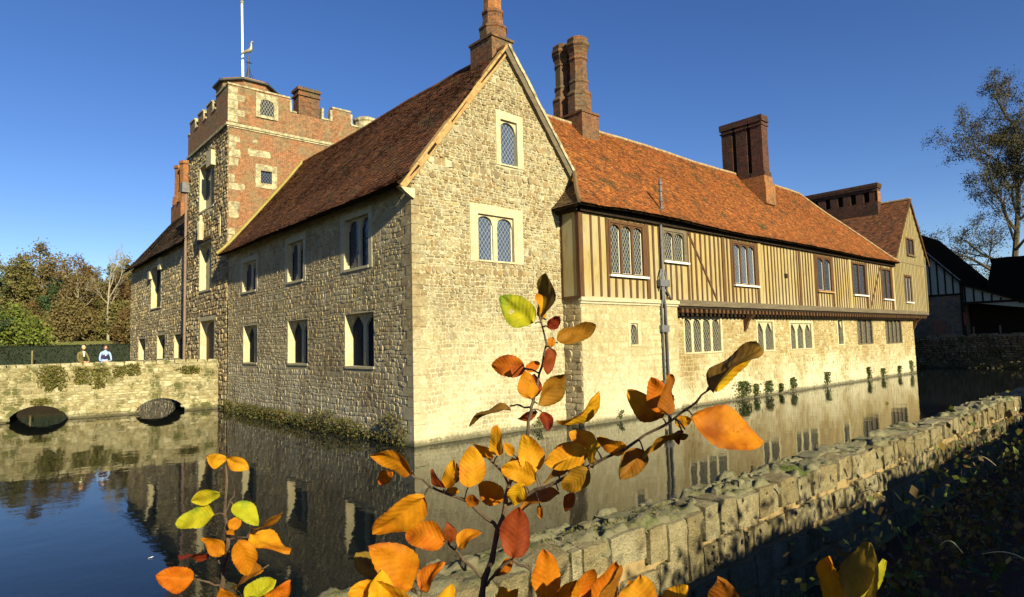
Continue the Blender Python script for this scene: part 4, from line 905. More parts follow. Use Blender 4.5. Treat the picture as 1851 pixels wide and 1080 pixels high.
def person(label, base, rz, top, chest, hair, hm, hairlong, turn):
    """faces local -y, stands at base and leans its forearms on the parapet in front"""
    t = thing('person', label, 'person', base); t.rotation_euler.z = rz
    N = [(0, .16, .90, (.15, .11)), (0, .10, 1.08, (.15, .10)), (0, .02, 1.26, (.18, .115)), (0, -.05, 1.40, (.15, .09)), (0, -.09, 1.47, .055), (0, -.12, 1.54, .055)]
    E_ = [(0, 1), (1, 2), (2, 3), (3, 4), (4, 5)]
    def ch(par, pts):
        for p in pts: N.append(p); E_.append((par, len(N)-1)); par = len(N)-1
        return par
    for s in (-1, 1):
        ch(0, [(s*.10, .16, .82, .085), (s*.11, .12, .46, .062), (s*.11, .18, .09, .045), (s*.12, .04, .04, .04)])
        ch(3, [(s*.19, -.05, 1.37, .062), (s*.25, -.14, 1.12, .048), (s*.25, -.24, .97, .042), (s*.12, -.44, .93, .034)])
    b = skinned('body', N, E_, M[top], t)
    sk_ = MB(); hx = .04*turn
    blob(sk_, (hx*.3, -.16, 1.66), (.075, .095, .115)); blob(sk_, (hx*.3+math.sin(turn)*.09, -.16-.09*math.cos(turn), 1.655), (.014, .022, .022), 6, 4)
    for s in (-1, 1):
        blob(sk_, (hx*.3+s*.077, -.15, 1.65), (.012, .025, .03), 6, 4)
        hb = Vector((s*.12, -.44, .925)); d = Vector((-s*.75, -.5, -.05)).normalized(); sd = Vector((d.y, -d.x, 0))
        sk_.tube([hb, hb+d*.05, hb+d*.09], [.028, .036, .034], 6)
        for k in range(4):
            o_ = hb+d*.085+sd*(k-1.5)*.018; L_ = (.06, .075, .07, .055)[k]; sk_.tube([o_, o_+d*L_*.55+Vector((0, 0, -.004)), o_+d*L_+Vector((0, 0, -.022))], [.010, .009, .006], 5)
        o_ = hb+d*.035+sd*.03*s; sk_.tube([o_, o_+d*.03+sd*.025*s, o_+d*.06+sd*.028*s], [.011, .010, .007], 5)
    sk_.build('head_and_hands', M['skin'], t, True)
    fc = MB()
    for s in (-1, 1): blob(fc, (hx*.3+math.sin(turn)*.07+s*.03*math.cos(turn), -.16-.088*math.cos(turn), 1.675), (.010, .008, .008), 6, 4)
    blob(fc, (hx*.3+math.sin(turn)*.075, -.16-.085*math.cos(turn), 1.605), (.022, .012, .006), 6, 4); fc.build('eyes_and_mouth', M['dark_hair'], t)
    h = MB(); blob(h, (hx*.3, -.135, 1.705), (.115, .112, .118) if hairlong else (.086, .09, .088))
    if hairlong: blob(h, (.105, -.12, 1.57), (.05, .06, .14)); blob(h, (-.10, -.12, 1.60), (.04, .055, .11))
    h.build('hair', M[hm], t, True)
    c = MB(); c.add([(-.06, -.14, 1.47), (.06, -.14, 1.47), (.03, -.155, 1.2), (-.03, -.155, 1.2)], [(0, 1, 2, 3)]); c.v = [(x+hx, y-.01, z) for x, y, z in c.v]; c.build('shirt_front', M[chest], t)
    if top == 'blue':
        w = [(0, .11, 1.02, (.19, .15)), (0, .02, 1.24, (.215, .165)), (0, -.045, 1.37, (.15, .13))]
        skinned('waistcoat', w, [(0, 1), (1, 2)], M['navy'], t)
    lg = [(0, .165, .92, (.152, .118)), (0, .17, .86, (.14, .11))]
    l = skinned('trousers', lg+[(-.1, .16, .8, .09), (-.11, .12, .46, .068), (-.11, .18, .1, .055), (.1, .16, .8, .09), (.11, .12, .46, .068), (.11, .18, .1, .055)], [(0, 1), (1, 2), (2, 3), (3, 4), (1, 5), (5, 6), (6, 7)], M['trousers'], t)
    for c in kids(t): c.location = (0, 0, 0)
    return t
def on_deck(px):
    p = hit(1, 21.25, px, 650); u = (p-bo).dot(bd); return FBr(u, 1.9, -.62)
person('person in an olive jacket and pale shirt with grey hair leaning on the bridge', on_deck(147), -BA+.5, 'jacket', 'shirt', 'grey_hair', 'grey_hair', False, .7)
person('person in a navy waistcoat over pale blue sleeves with long dark hair on the bridge', on_deck(190), -BA+.1, 'blue', 'blue', 'dark_hair', 'dark_hair', True, .3)

# ================================================================== WATER, GROUND
m = MB(); m.quad((-60, -14.4, 0), (70, -14.4, 0), (70, 60, 0), (-60, 60, 0)); tag(m.build('water', M['water']), kind='structure')
m = MB(); m.quad((-60, -14.4, -1.2), (70, -14.4, -1.2), (70, 60, -1.2), (-60, 60, -1.2)); tag(m.build('moat_bed', M['litter']), kind='structure')
def gz(x, y):
    if -22 < x < 57 and -14.35 < y < 49.5: return -1.3
    if y <= -14.35: return .95 if y > -24 else 1.6
    if x >= 57: return 2.6+.02*(x-57)+.4*nz(x*.05, y*.05)
    d = math.hypot(x+10, y+17); t = max(0, min(1, (d-82)/12)); k = max(0, min(1, (d-100)/70))
    return 1.9+3.1*t*t*(3-2*t)+9*k*k+.3*nz(x*.06, y*.06)*t
xs = sorted(set([-700, -400, -250, -160] + list(range(-120, -22, 6)) + [-22.02, -21.98] + list(range(-18, 57, 5)) + [56.98, 57.02] + list(range(60, 140, 8)) + [180, 260, 400, 700]))
ys = sorted(set([-500, -250, -120, -60, -40, -24.02, -24, -20, -14.36, -14.34] + list(range(-10, 49, 6)) + [49.48, 49.52] + list(range(52, 180, 5)) + [220, 320, 500, 800]))
m = MB(); m.box(-22, 57, 49.2, 49.47, -1.2, 1.86); tag(m.build('bank', M['litter']), kind='structure')  # dark facing added to keep the view under the bridge in shade
m = MB(); m.v = [(x, y, gz(x, y)) for y in ys for x in xs]; nx = len(xs)
m.f = [(j*nx+i, j*nx+i+1, (j+1)*nx+i+1, (j+1)*nx+i) for j in range(len(ys)-1) for i in range(nx-1)]
tag(m.build('ground', M['lawn']), kind='structure')
def bz(x, y): return 1.0+max(0, -14.95-y)*.30+.05*nz(x*2, y*2)+.02*nz(x*9, y*9)
m = MB(); xs_ = [-16+.15*i for i in range(240)]; ys_ = [-23+.15*i for i in range(56)]; nx = len(xs_)
m.v = [(x, y, bz(x, y)) for y in ys_ for x in xs_]; m.f = [(j*nx+i, j*nx+i+1, (j+1)*nx+i+1, (j+1)*nx+i) for j in range(len(ys_)-1) for i in range(nx-1)]
tag(m.build('bank', M['litter'], None, True), kind='structure')

# ================================================================== MOAT WALL in the foreground
rng = random.Random(17)
mw = thing('moat_wall', 'rough moat edge wall of squared pale stones with a mossy top in the foreground', 'wall', (0, -14.4, 1))
m = MB(); m.box(-13, 14, -14.622, -14.26, -1.2, 1.88); mcore = m.build('mortar', M['wallmortar'], mw)
def block(mb, x0, x1, y0, y1, z0, z1, n=5, amp=.022, rnd=.42, seed=0.0):
    cx, cy, cz = (x0+x1)/2, (y0+y1)/2, (z0+z1)/2; hx, hy, hz = (x1-x0)/2, (y1-y0)/2, (z1-z0)/2
    vs = []; idx = {}; fs = []
    def vert(i, j, k):
        if (i, j, k) in idx: return idx[(i, j, k)]
        p = Vector((2*i/n-1, 2*j/n-1, 2*k/n-1)); q = p.normalized()*1.18
        p = p*(1-rnd*.35)+q*rnd*.35; l = max(abs(p.x), abs(p.y), abs(p.z), 1e-6)
        w = Vector((cx+p.x*hx, cy+p.y*hy, cz+p.z*hz))
        d = noise.noise_vector(w*3.2+Vector((seed, 0, 0)))*amp+noise.noise_vector(w*11)*amp*.45
        vs.append(tuple(w+d)); idx[(i, j, k)] = len(vs)-1; return len(vs)-1
    for a in range(n):
        for b in range(n):
            for c in (0, n):
                fs.append((vert(a, b, c), vert(a+1, b, c), vert(a+1, b+1, c), vert(a, b+1, c)))
                fs.append((vert(a, c, b), vert(a+1, c, b), vert(a+1, c, b+1), vert(a, c, b+1)))
                fs.append((vert(c, a, b), vert(c, a+1, b), vert(c, a+1, b+1), vert(c, a, b+1)))
    mb.add(vs, fs)
face = MB(); top = MB()
x = -10.5
while x < 11:
    w_ = rng.choice((.10, .22, .27, .31, .38))*rng.uniform(.85, 1.15); h = rng.uniform(.20, .265); dp = rng.uniform(.2, .27)
    z1 = 1.945+rng.uniform(-.03, .02); y0 = -14.66+rng.uniform(-.018, .014)
    block(face, x+.014, x+w_-.012, y0, y0+dp, z1-h, z1, 10 if x < -3 else 4, .017, .28, x); x += w_
for z0, z1 in ((1.44, 1.665), (1.17, 1.415), (.86, 1.14)):
    x = -10.5+rng.uniform(0, .2)
    while x < 11:
        w_ = rng.uniform(.13, .42); h = rng.uniform(.8, 1)
        block(face, x+.011, x+w_-.011, -14.652+rng.uniform(-.02, .012), -14.45, z1-(z1-z0)*h, z1+rng.uniform(-.03, .005), 9 if x < -3 else 3, .020, .38, x+3); x += w_
x = -10.5
while x < 11:
    w_ = rng.uniform(.2, .5); block(face, x+.01, x+w_-.01, -14.44, -14.215+rng.uniform(-.03, .03), 1.66, 1.90+rng.uniform(-.03, .02), 5, .024, .4, x+7); x += w_
face.build('stonework', M['wallstone'], mcore)
def wtop(x, y):                                                    # broken stones and moss bedded along the top
    p = Vector((x*3.4, y*4.6, 0.3)); d, q = noise.voronoi(p)[0:2]
    c = noise.cell(q[0]*7.3); k = min(1, (d[1]-d[0])*5.5)
    e = min(1, (y+14.655)/.05, (-14.21-y)/.05); e = max(0, e)
    return 1.925+.045*k+.04*(c-.4)*k+.03*nz(x*5, y*5)+.02*nz(x*17, y*17)+.010*nz(x*40, y*40)+.05*nz(x*1.1, y, 9)-.07*(1-e)
xs_ = [-10.5+.02*i for i in range(425)]+[-2+.06*i for i in range(217)]; ys_ = [-14.655+.0171*i for i in range(27)]; nx = len(xs_)
top.v = [(x, y+.03*nz(x*3, y*3, 5), wtop(x, y)) for y in ys_ for x in xs_]; top.f = [(j_*nx+i_, j_*nx+i_+1, (j_+1)*nx+i_+1, (j_+1)*nx+i_) for j_ in range(len(ys_)-1) for i_ in range(nx-1)]
x = -10.5
while x < 11:
    w_ = rng.uniform(.14, .42)
    if rng.random() < .45:
        y0 = rng.uniform(-14.62, -14.42); y1 = min(-14.2, y0+rng.uniform(.14, .3)); block(top, x, x+w_, y0, y1, 1.86, 1.952+rng.uniform(-.015, .015), 10 if x < -3 else 6, .030, .55, x+11)
    x += w_*rng.uniform(.5, 1.1)
for _ in range(40):
    x = rng.uniform(-9.5, 6) if rng.random() < .5 else rng.uniform(-9, -5); y = rng.uniform(-14.6, -14.22); s = rng.uniform(.012, .05); z = wtop(x, y); block(top, x-s, x+s, y-s*.7, y+s*.7, z-s*.5, z+s*.7, 3, .012, .8, x)
top.build('wall_top', M['walltop'], mcore, True)
m = MB()
for _ in range(1500):
    x = rng.choice((-8.1, -7.9, -7.6, -7.3, -6.9, -6.3, -5.8, -4.9))+rng.gauss(0, .14); y = rng.gauss(-14.45, .07)
    m.cards([(x, y, wtop(x, y)+.006+rng.uniform(-.004, .01))], .014, rng, .4)
m.build('moss', M['moss'], mcore)

# ================================================================== BANK PLANTS
rng = random.Random(18)
m = MB()
for _ in range(6500):
    x = rng.uniform(-7.8, 4.5); y = -15.35-abs(rng.gauss(0, .55)); den = nz(x*1.3, y*1.6, 4)
    if den < -.12 and rng.random() < .7: continue
    z = bz(x, y)+abs(rng.gauss(0, .30))*(.55+max(0, den)*1.6)+(.25 if den > .1 else 0)+(rng.uniform(.2, 1.0) if x > -5.5 and y < -15.65 and rng.random() < .22 else 0); s = rng.uniform(.03, .075)
    m.cards([(x, y, z)], s, rng, .5, 1.5)
tag(m.build('undergrowth', M['bramble']), kind='stuff')
m = MB()
for _ in range(70):
    x = rng.uniform(-7, 3.5); y = -15.3-abs(rng.gauss(0, .5)); z = bz(x, y); a = rng.uniform(0, 2*PI); L_ = rng.uniform(.3, .9)
    P = [Vector((x, y, z)) + Vector((math.cos(a)*L_*t, math.sin(a)*L_*t*.6, L_*.75*math.sin(t*2.0))) for t in (0, .25, .5, .75, 1)]
    m.tube(P, [.006, .005, .004, .004, .002], 4)
tag(m.build('bramble_stems', M['twig']), kind='stuff')
m = MB()
for px, py, qx, qy in ((1775, 1002, 1880, 1028), (1755, 828, 1800, 842), (1700, 985, 1740, 1000)):
    a = at(px, py, 2.9 if py > 940 else 4.2); b = at(qx, qy, 2.7 if py > 940 else 4.0); mid = (a+b)/2+Vector((0, 0, .02)); dz = Vector((0, 0, (b-a).length*.16)); m.tube([a.lerp(b, t/8)+dz*math.sin(PI*t/8) for t in range(9)], [.0014+.0012*math.sin(PI*t/8) for t in range(9)], 4)
tag(m.build('dry_grass', M['grass_stem']), kind='stuff')

# ferns and tufts along the waterline of the timber wing
wp = [(1345, 716, 30), (1366, 713, 22), (1388, 709, 24), (1412, 706, 16), (1433, 703, 24), (1494, 695, 24), (1571, 684, 22), (1596, 680, 16), (1625, 676, 16), (1648, 672, 22)]
nm = ['bushy fern tuft at the waterline, nearest the drainpipe', 'tall leafy tuft just right of the bushy fern', 'upright green tuft below the pair of pointed lights', 'short sparse tuft at the waterline below the three light window', 'leaning green tuft below the three light window', 'isolated square green clump on the bare part of the base wall', 'green tuft below the narrow slit window', 'small dark tuft on the wall below the three light wooden window', 'slim green tuft near the end of the pale base', 'last green tuft at the far corner of the base wall']
for i, (px, py, h) in enumerate(wp):
    b = hit(1, -.40, px, py); r_ = random.Random(70+i); d = (b-CAM).dot(CF); H_ = h*d/FPX*1.0; W_ = H_*.5*(2.6 if i == 0 else (1.5, .9, 1.9, 1.1, 1.2)[i % 5]); pts = []
    for _ in range(230 if i else 480):
        t = r_.random()**.7; pts.append((b.x+r_.gauss(0, W_*.42)*(1-.45*t)+.12*H_*t*(i % 3-1), b.y-abs(r_.gauss(0, .08)), .06+H_*t))
    clump('fern_tuft', nm[i], 'fern', (b.x, b.y, .05), pts, .12, 'fern', 'fern tufts along the waterline of the timber wing', .6, 70+i)
r_ = random.Random(90); m = MB()
for _ in range(6500):
    y = r_.uniform(.25, 18.9); den = .5+.5*nz(y*.55, 1.0)+.25*nz(y*2.2, 3.0)
    big = 5.6 < y < 7.4 or .6 < y < 2.2
    if den < .42 and not big and r_.random() < .6: continue
    H_ = (.22+.6*max(0, den))*(1.5 if big else 1)
    m.cards([(-.05-abs(r_.gauss(0, .17)), y, .0+H_*r_.random()**1.15)], .10, r_, .5, 2.2)
tag(m.build('waterside_plants', M['water_plants']), kind='stuff')
m = MB(); 
for px, py in ((975, 768), (1122, 762)): 
    b = hit(1, -.04 if px < 1000 else -1.0, px, py); m.cards([(b.x+r_.gauss(0, .12), b.y-.04, .1+r_.random()*.35) for _ in range(60)], .09, r_, .5)
tag(m.build('waterside_plants', M['fern']), kind='stuff')

# ================================================================== TREES
def grow(br, lf, p, d, L_, r, lev, P, rng):
    n = 5 if lev < 2 else 4; pts = [p]; rad = [r]; dd = d.copy(); step = L_/n
    for i in range(n):
        dd = (dd+Vector((rng.gauss(0, 1), rng.gauss(0, 1), rng.gauss(0, 1)))*P['wig']*(1 if lev else .35)+Vector((0, 0, P['up'] if lev else .04))).normalized()
        pts.append(pts[-1]+dd*step); rad.append(r*(1-(i+1)/n*(.55 if lev < P['lev'] else .8)))
    br.tube(pts, rad, 7 if lev == 0 else 5 if lev == 1 else 3, lev == 0)
    if lev >= P['lev']:
        for q in pts[1:]:
            for _ in range(P['leaf']): lf.append(q+Vector((rng.gauss(0, 1), rng.gauss(0, 1), rng.gauss(0, 1)))*P['puff'])
        return
    k = P['kids'][lev]
    for c in range(k):
        t = P['first'] + (1-P['first'])*(c+rng.random()*.8)/k if lev == 0 else .25+.75*(c+rng.random())/k
        i = min(n-1, int(t*n)); q = pts[i].lerp(pts[i+1], t*n-i if t*n-i < 1 else 1)
        ax = (pts[i+1]-pts[i]).normalized(); o = ax.orthogonal().normalized(); o.rotate(Matrix.Rotation(c*2.4+rng.uniform(-.5, .5), 3, ax))
        an = math.radians(rng.uniform(*P['ang'])); nd = (ax*math.cos(an)+o*math.sin(an)).normalized()
        grow(br, lf, q, nd, L_*P['ratio']*rng.uniform(.75, 1.15)*(1-.35*t if lev == 0 else 1-.3*t), max(rad[i]*.55, P.get('twig', .012)), lev+1, P, rng)
    if lev == 0: grow(br, lf, pts[-1], dd, L_*P['ratio']*.7, rad[-1], 1, P, rng)
def tree_parts(seed, H_, r, P):
    rng = random.Random(seed); br = MB(); lf = []; grow(br, lf, Vector((0, 0, -.3)), Vector((rng.gauss(0, .05), rng.gauss(0, .05), 1)).normalized(), H_, r, 0, P, rng)
    lm = MB(); lm.cards(lf, P['size'], rng, 0, 1.5); return br, lm
BASE = dict(wig=.16, up=.10, lev=3, kids=(10, 5, 4), first=.25, ang=(35, 65), ratio=.52, leaf=7, puff=.38, size=.30)
def tree(name, label, cat, loc, seed, H_, r, P, lm, bm, group=None, rz=0):
    t = thing(name, label, cat, loc, group); b, l = tree_parts(seed, H_*(.86 if group == WG else 1), r, {**BASE, **P}); b.build('trunk', M[bm], t)
    if l.f: l.build('crown', M[lm], t)
    for c in kids(t): c.location = (0, 0, 0)
    t.rotation_euler.z = rz; return t
def gp_(px, d):                                                  # ground point seen at column px, at a distance
    p = at(px, 640, d); return (p.x, p.y, gz(p.x, p.y))
WG = 'trees at the edge of the autumn wood'
tree('autumn_tree', 'tall rounded brown tree making the highest crown of the wood', 'tree', gp_(62, 88), 1, 11.5, .3, dict(), 'wood_brown', 'bark_brown', WG)
tree('autumn_tree', 'olive brown tree left of the tallest crown', 'tree', gp_(20, 86), 2, 9.5, .26, dict(), 'wood_olive', 'bark_brown', WG)
tree('autumn_tree', 'rust coloured slender tree between the two pale trunks', 'tree', gp_(162, 92), 3, 10.0, .22, dict(kids=(9, 4, 3), ang=(25, 45)), 'wood_rust', 'bark_brown', WG)
tree('autumn_tree', 'thin leafed brown tree left of the birch', 'tree', gp_(112, 88), 4, 10.2, .26, dict(leaf=3), 'wood_brown', 'bark_brown', WG)
tree('autumn_tree', 'dark leafed tree close to the end of the far stone range', 'tree', gp_(226, 90), 5, 9.6, .26, dict(), 'wood_olive', 'bark', WG)
tree('birch_tree', 'leaning birch with a bright white trunk in the wood', 'tree', gp_(140, 82), 6, 9.5, .12, dict(leaf=2, kids=(7, 4, 4), first=.5), 'wood_rust', 'bark_pale', WG)
tree('bare_tree', 'tall bare tree with a forked pale trunk standing above the wood', 'tree', gp_(195, 80), 7, 9.6, .17, dict(leaf=0, lev=4, kids=(5, 5, 5, 4), first=.42, ang=(18, 42), ratio=.60, up=.12), 'wood_brown', 'bark_pale', WG)
tree('evergreen_tree', 'dark evergreen tree half hidden in the middle of the wood', 'tree', gp_(88, 84), 8, 7.5, .24, dict(kids=(14, 5, 3), first=.1, ang=(60, 85), ratio=.4), 'ever', 'bark', WG)
tree('conifer_tree', 'dark conifer reaching in at the left edge of the picture', 'tree', gp_(-66, 62), 9, 13.5, .32, dict(kids=(24, 6, 3), first=.08, ang=(72, 95), ratio=.30, up=-.02, leaf=5, puff=.25), 'ever', 'bark')
tree('bright_bush', 'wide bright green bush in front of the wood', 'bush', gp_(34, 67), 10, 3.6, .14, dict(kids=(14, 6, 4), first=.02, ang=(45, 85), ratio=.85, leaf=5, puff=.3, size=.3), 'bush', 'bark')
# the mass of the wood behind them
protos = []
for sd, H_, P in ((21, 9, {}), (22, 8.5, dict(kids=(9, 4, 3))), (23, 7, dict(leaf=7)), (24, 3.2, dict(kids=(12, 6, 4), first=.0, ang=(35, 85), ratio=.75))):
    b, l = tree_parts(sd, H_, .24, {**BASE, **P}); protos.append((np.array(b.v), b.f, np.array(l.v), l.f))
r_ = random.Random(33)
mb_b = MB(); mls = {k: MB() for k in ('wood_brown', 'wood_olive', 'wood_rust')}
for i in range(150):
    px = r_.uniform(-130, 330); d = r_.choice((90, 98, 106, 115, 125))+r_.uniform(-4, 4); low = i % 2 == 0
    if low: d = r_.uniform(79, 92)
    x, y, z = gp_(px, d); sc = r_.uniform(.45, 1.05) if low else r_.uniform(.62, .92); a = r_.uniform(0, 2*PI); c, s = math.cos(a)*sc, math.sin(a)*sc
    pb = protos[3 if low else i % 3]; R_ = np.array([[c, -s, 0], [s, c, 0], [0, 0, sc]])
    mb_b.add([tuple(v) for v in pb[0]@R_.T+np.array([x, y, z])], pb[1]); mls[r_.choice(list(mls))].add([tuple(v) for v in pb[2]@R_.T+np.array([x, y, z])], pb[3])
tag(mb_b.build('woodland', M['bark_brown']), kind='stuff')
for k, v in mls.items(): tag(v.build('woodland', M[k]), kind='stuff')
proto = None
for i, (x, y, lb) in enumerate(((-27, -4, 'dark bank tree on the left bank nearest the camera'), (-30, 8, 'dark bank tree on the left bank beside the open water'), (-27, 20, 'dark bank tree at the left end of the bridge'), (-31, 33, 'dark bank tree beyond the left end of the bridge'), (-28, 46, 'dark bank tree farthest along the left bank'))):
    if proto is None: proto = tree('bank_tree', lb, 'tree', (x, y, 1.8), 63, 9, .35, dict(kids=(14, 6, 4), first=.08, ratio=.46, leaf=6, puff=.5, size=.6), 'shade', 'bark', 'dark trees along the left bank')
    else: copy_thing(proto, (x, y, 1.8), lb, i*1.7, .9+.08*i)
# clipped hedge
r_ = random.Random(34); ha, hb = Vector(gp_(-40, 56)), Vector((3.5, 50.3, 2.1))
hd = (hb-ha); hd.z = 0; hl_ = hd.length; hd.normalize(); hn_ = Vector((-hd.y, hd.x, 0))
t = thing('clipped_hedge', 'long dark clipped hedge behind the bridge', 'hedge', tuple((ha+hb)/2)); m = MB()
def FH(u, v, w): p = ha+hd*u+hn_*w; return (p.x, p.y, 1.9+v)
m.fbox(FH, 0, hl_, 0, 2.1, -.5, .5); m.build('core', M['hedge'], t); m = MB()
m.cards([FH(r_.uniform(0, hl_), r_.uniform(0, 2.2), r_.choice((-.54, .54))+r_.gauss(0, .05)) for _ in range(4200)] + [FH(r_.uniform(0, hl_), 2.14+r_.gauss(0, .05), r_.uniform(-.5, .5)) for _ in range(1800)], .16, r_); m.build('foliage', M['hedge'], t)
t = thing('garden_post', 'thin pale post in front of the hedge', 'post', gp_(58, 55)); p = gp_(58, 55); m = MB(); m.box(p[0]-.05, p[0]+.05, p[1]-.05, p[1]+.05, p[2]-.2, p[2]+1.7); m.box(p[0]-.07, p[0]+.07, p[1]-.07, p[1]+.07, p[2]+1.7, p[2]+1.76); m.build('shaft', M['greystud'], t)
p = gp_(206, 72); t = thing('stone_culvert', 'small pale stone arch in the grass beyond the hedge', 'arch', p); m = MB()
for i in range(9):
    a0, a1 = PI*i/9+.02, PI*(i+1)/9-.02; m.prism(lambda u, v, w: (p[0]+u, p[1]+w, p[2]+v), [(.55*math.cos(a0), .55*math.sin(a0)), (1.1*math.cos(a0), .95*math.sin(a0)), (1.1*math.cos(a1), .95*math.sin(a1)), (.55*math.cos(a1), .55*math.sin(a1))], -.3, .3)
m.build('arch_stones', M['bridge'], t)

# ================================================================== BARN, RUBBLE BANK, RIGHT TREE
rng = random.Random(19)
FW = side(57.0)
rw = thing('rubble_wall', 'low dark dry stone bank wall across the far end of the moat', 'wall', (57, -4, 0))
m = MB(); m.box(57.0, 57.6, -30, 9, -.5, 2.75); rc = m.build('core', M['litter'], rw)
m = MB(); stones(m, FW, -.1, 2.85, const(-22), const(9), ch=(.12, .26), cw=(.2, .6), relief=(.06, .28), rng=rng, wob=.14, tilt=.25); 
for _ in range(110):
    y = rng.uniform(-16, 4); s = rng.uniform(.1, .26); block(m, 57.1, 57.1+2*s, y-s, y+s, 2.65, 2.75+s*1.3, 3, .05, .8, y)
m.build('stonework', M['rubble'], rc)
m = MB()
for _ in range(1500): m.cards([(56.9-abs(rng.gauss(0, .15)), rng.uniform(-14, 4), rng.uniform(0, 2.8)*rng.random()**.3)], .2, rng)
m.build('weeds', M['water_plants'], rc)
barn = thing('barn', 'dark timber and stone barn with black and pale panels beyond the moat', 'barn', (66, 0, 2.6))
XBn = 61.0; FBn = side(XBn)
m = MB(); core(m, FBn, 2.2, 6.9, const(-.72), const(7.5), [], .2); m.quad((XBn, -.72, 2.2), (75, -.72, 2.2), (75, -.72, 7), (XBn, -.72, 7)); bw_ = m.build('stone_wall', M['barnstone'], barn)
m = MB(); stones(m, FBn, 2.3, 6.85, const(-.7), const(7.5), ch=(.15, .28), cw=(.2, .5), relief=(.01, .05), rng=rng, tilt=.1); m.build('stonework', M['barnstone'], bw_)
m = MB(); m.add([FBn(-.9, 6.9, .02), FBn(7.0, 6.9, .02), FBn(4.3, 14.2, .02), FBn(-.9, 8.2, .02)], [(0, 1, 2, 3)])
m.add([FBn(-.9, 6.1, .02), FBn(-.9, 7.9, .02), FBn(-6.2, 5.4, .02), FBn(-6.2, 5.2, .02)], [(0, 1, 2, 3)]); pn = m.build('plaster_panels', M['palepanel'], barn)
m = MB()
for i in range(11):
    y = -.9+i*.62; m.fbox(FBn, y, y+.13, 6.9, min(8.2+(y+.9)*1.12, 13), .0, .06)
for i in range(9):
    y = -1.2-i*.68; m.fbox(FBn, y, y+.14, 5.9, 7.75+(y+.9)*.46, .0, .06)
m.fbox(FBn, -.9, 7, 6.78, 6.98, 0, .08); m.fbox(FBn, -6.4, -.9, 5.88, 6.1, 0, .08); m.fbox(FBn, -1.02, -.74, 2.4, 8.2, 0, .1); m.fbox(FBn, -6.5, -6.25, 2.4, 6.0, 0, .1); each(m, 'timber', M['black'], pn)
m = MB(); m.fbox(FBn, -1.02, -.92, 3.9, 5.1, .1, .16); m.build('red_marker', M['red'], barn)
m = MB()
def slab(mb, a, b, c, d, t=.16):
    mb.hexa([(p[0], p[1], p[2]-t) for p in (a, b, c, d)]+[a, b, c, d])
slab(m, (XBn-.35, -1.15, 7.75), (76, -1.15, 7.75), (76, 4.4, 14.2), (XBn-.35, 4.4, 14.2)); slab(m, (XBn-.35, -7.3, 5.15), (76, -7.3, 5.15), (76, -1.05, 7.85), (XBn-.35, -1.05, 7.85)); slab(m, (XBn-.35, 9.5, 8), (76, 9.5, 8), (76, 4.4, 14.2), (XBn-.35, 4.4, 14.2))
m.build('roof', M['undertile'], barn)  # near-black roof: the shade on it is put into the colour
m = MB(); m.quad((XBn+2.5, -7, 2.3), (XBn+2.5, -.8, 2.3), (XBn+2.5, -.8, 7.6), (XBn+2.5, -7, 5.2)); m.build('shed_back', M['black'], barn)  # near-black sheet: the shade of the opening put into the colour
cart = thing('cart_shed', 'long low shed with a shade-darkened roof running right from the barn', 'shed', (72, -14, 2.6))
m = MB(); 
for i in range(60):
    for j in range(8):
        P = []
        for a, b in ((i, j), (i+1, j), (i+1, j+1), (i, j+1)):
            y = -40+38.6*a/60; t_ = b/8; P.append((66.5+5*t_, y, 6.2+4.8*t_+.16*nz(y*.6, t_*6)+.10*nz(y*2.1, t_*9)))
        m.quad(*P)
slab(m, (76.5, -40, 6.2), (76.5, -1.2, 6.2), (71.5, -1.2, 11.0), (71.5, -40, 11.0)); m.build('roof', M['undertile'], cart)  # near-black like the barn roof: shade put into the colour
m = MB(); m.box(67.5, 75.5, -39.5, -8.0, 2.2, 6.4); m.build('wall', M['black'], cart)
m = MB()
for i in range(10): m.box(66.9, 67.1, -8.5-i*3, -8.3-i*3, 2.3, 6.3)
m.build('post', M['timber'], cart)
for i, (px, py, lb) in enumerate(((1722, 590, 'thin grey fence post behind the left end of the rubble wall'), (1760, 595, 'thin grey fence post above the middle of the rubble wall'), (1808, 592, 'tall grey fence post near the right edge'))):
    b = hit(0, 58.6, px, py); t = thing('fence_post', lb, 'post', (b.x, b.y, 2.7), 'fence posts above the rubble wall'); m = MB(); m.box(b.x-.05, b.x+.05, b.y-.05, b.y+.05, 2.4, b.z+.15); m.box(b.x-.06, b.x+.06, b.y-.06, b.y+.06, b.z+.152, b.z+.2); m.build('post_shaft', M['greystud'], t)
b = hit(0, 58.3, 1698, 588); t = thing('rust_board', 'rust brown board leaning above the rubble wall', 'board', (b.x, b.y, 2.7)); m = MB(); m.box(b.x, b.x+.06, b.y-.45, b.y+.45, 2.6, b.z+.4); m.build('panel', M['rustboard'], t); m = MB(); m.box(b.x-.03, b.x-.002, b.y-.47, b.y+.47, 3.0, 3.1); m.build('batten', M['timber'], t)
b = at(1824, 470, 84)
tree('ash_tree', 'tall thin leaved tree rising behind the dark barn', 'tree', (b.x, b.y, 4.0), 42, 24, .46, dict(twig=.028, lev=4, kids=(13, 7, 5, 4), first=.2, ang=(30, 66), ratio=.54, wig=.17, up=.06, leaf=8, puff=.34, size=.19), 'ash', 'bark', rz=2.2)
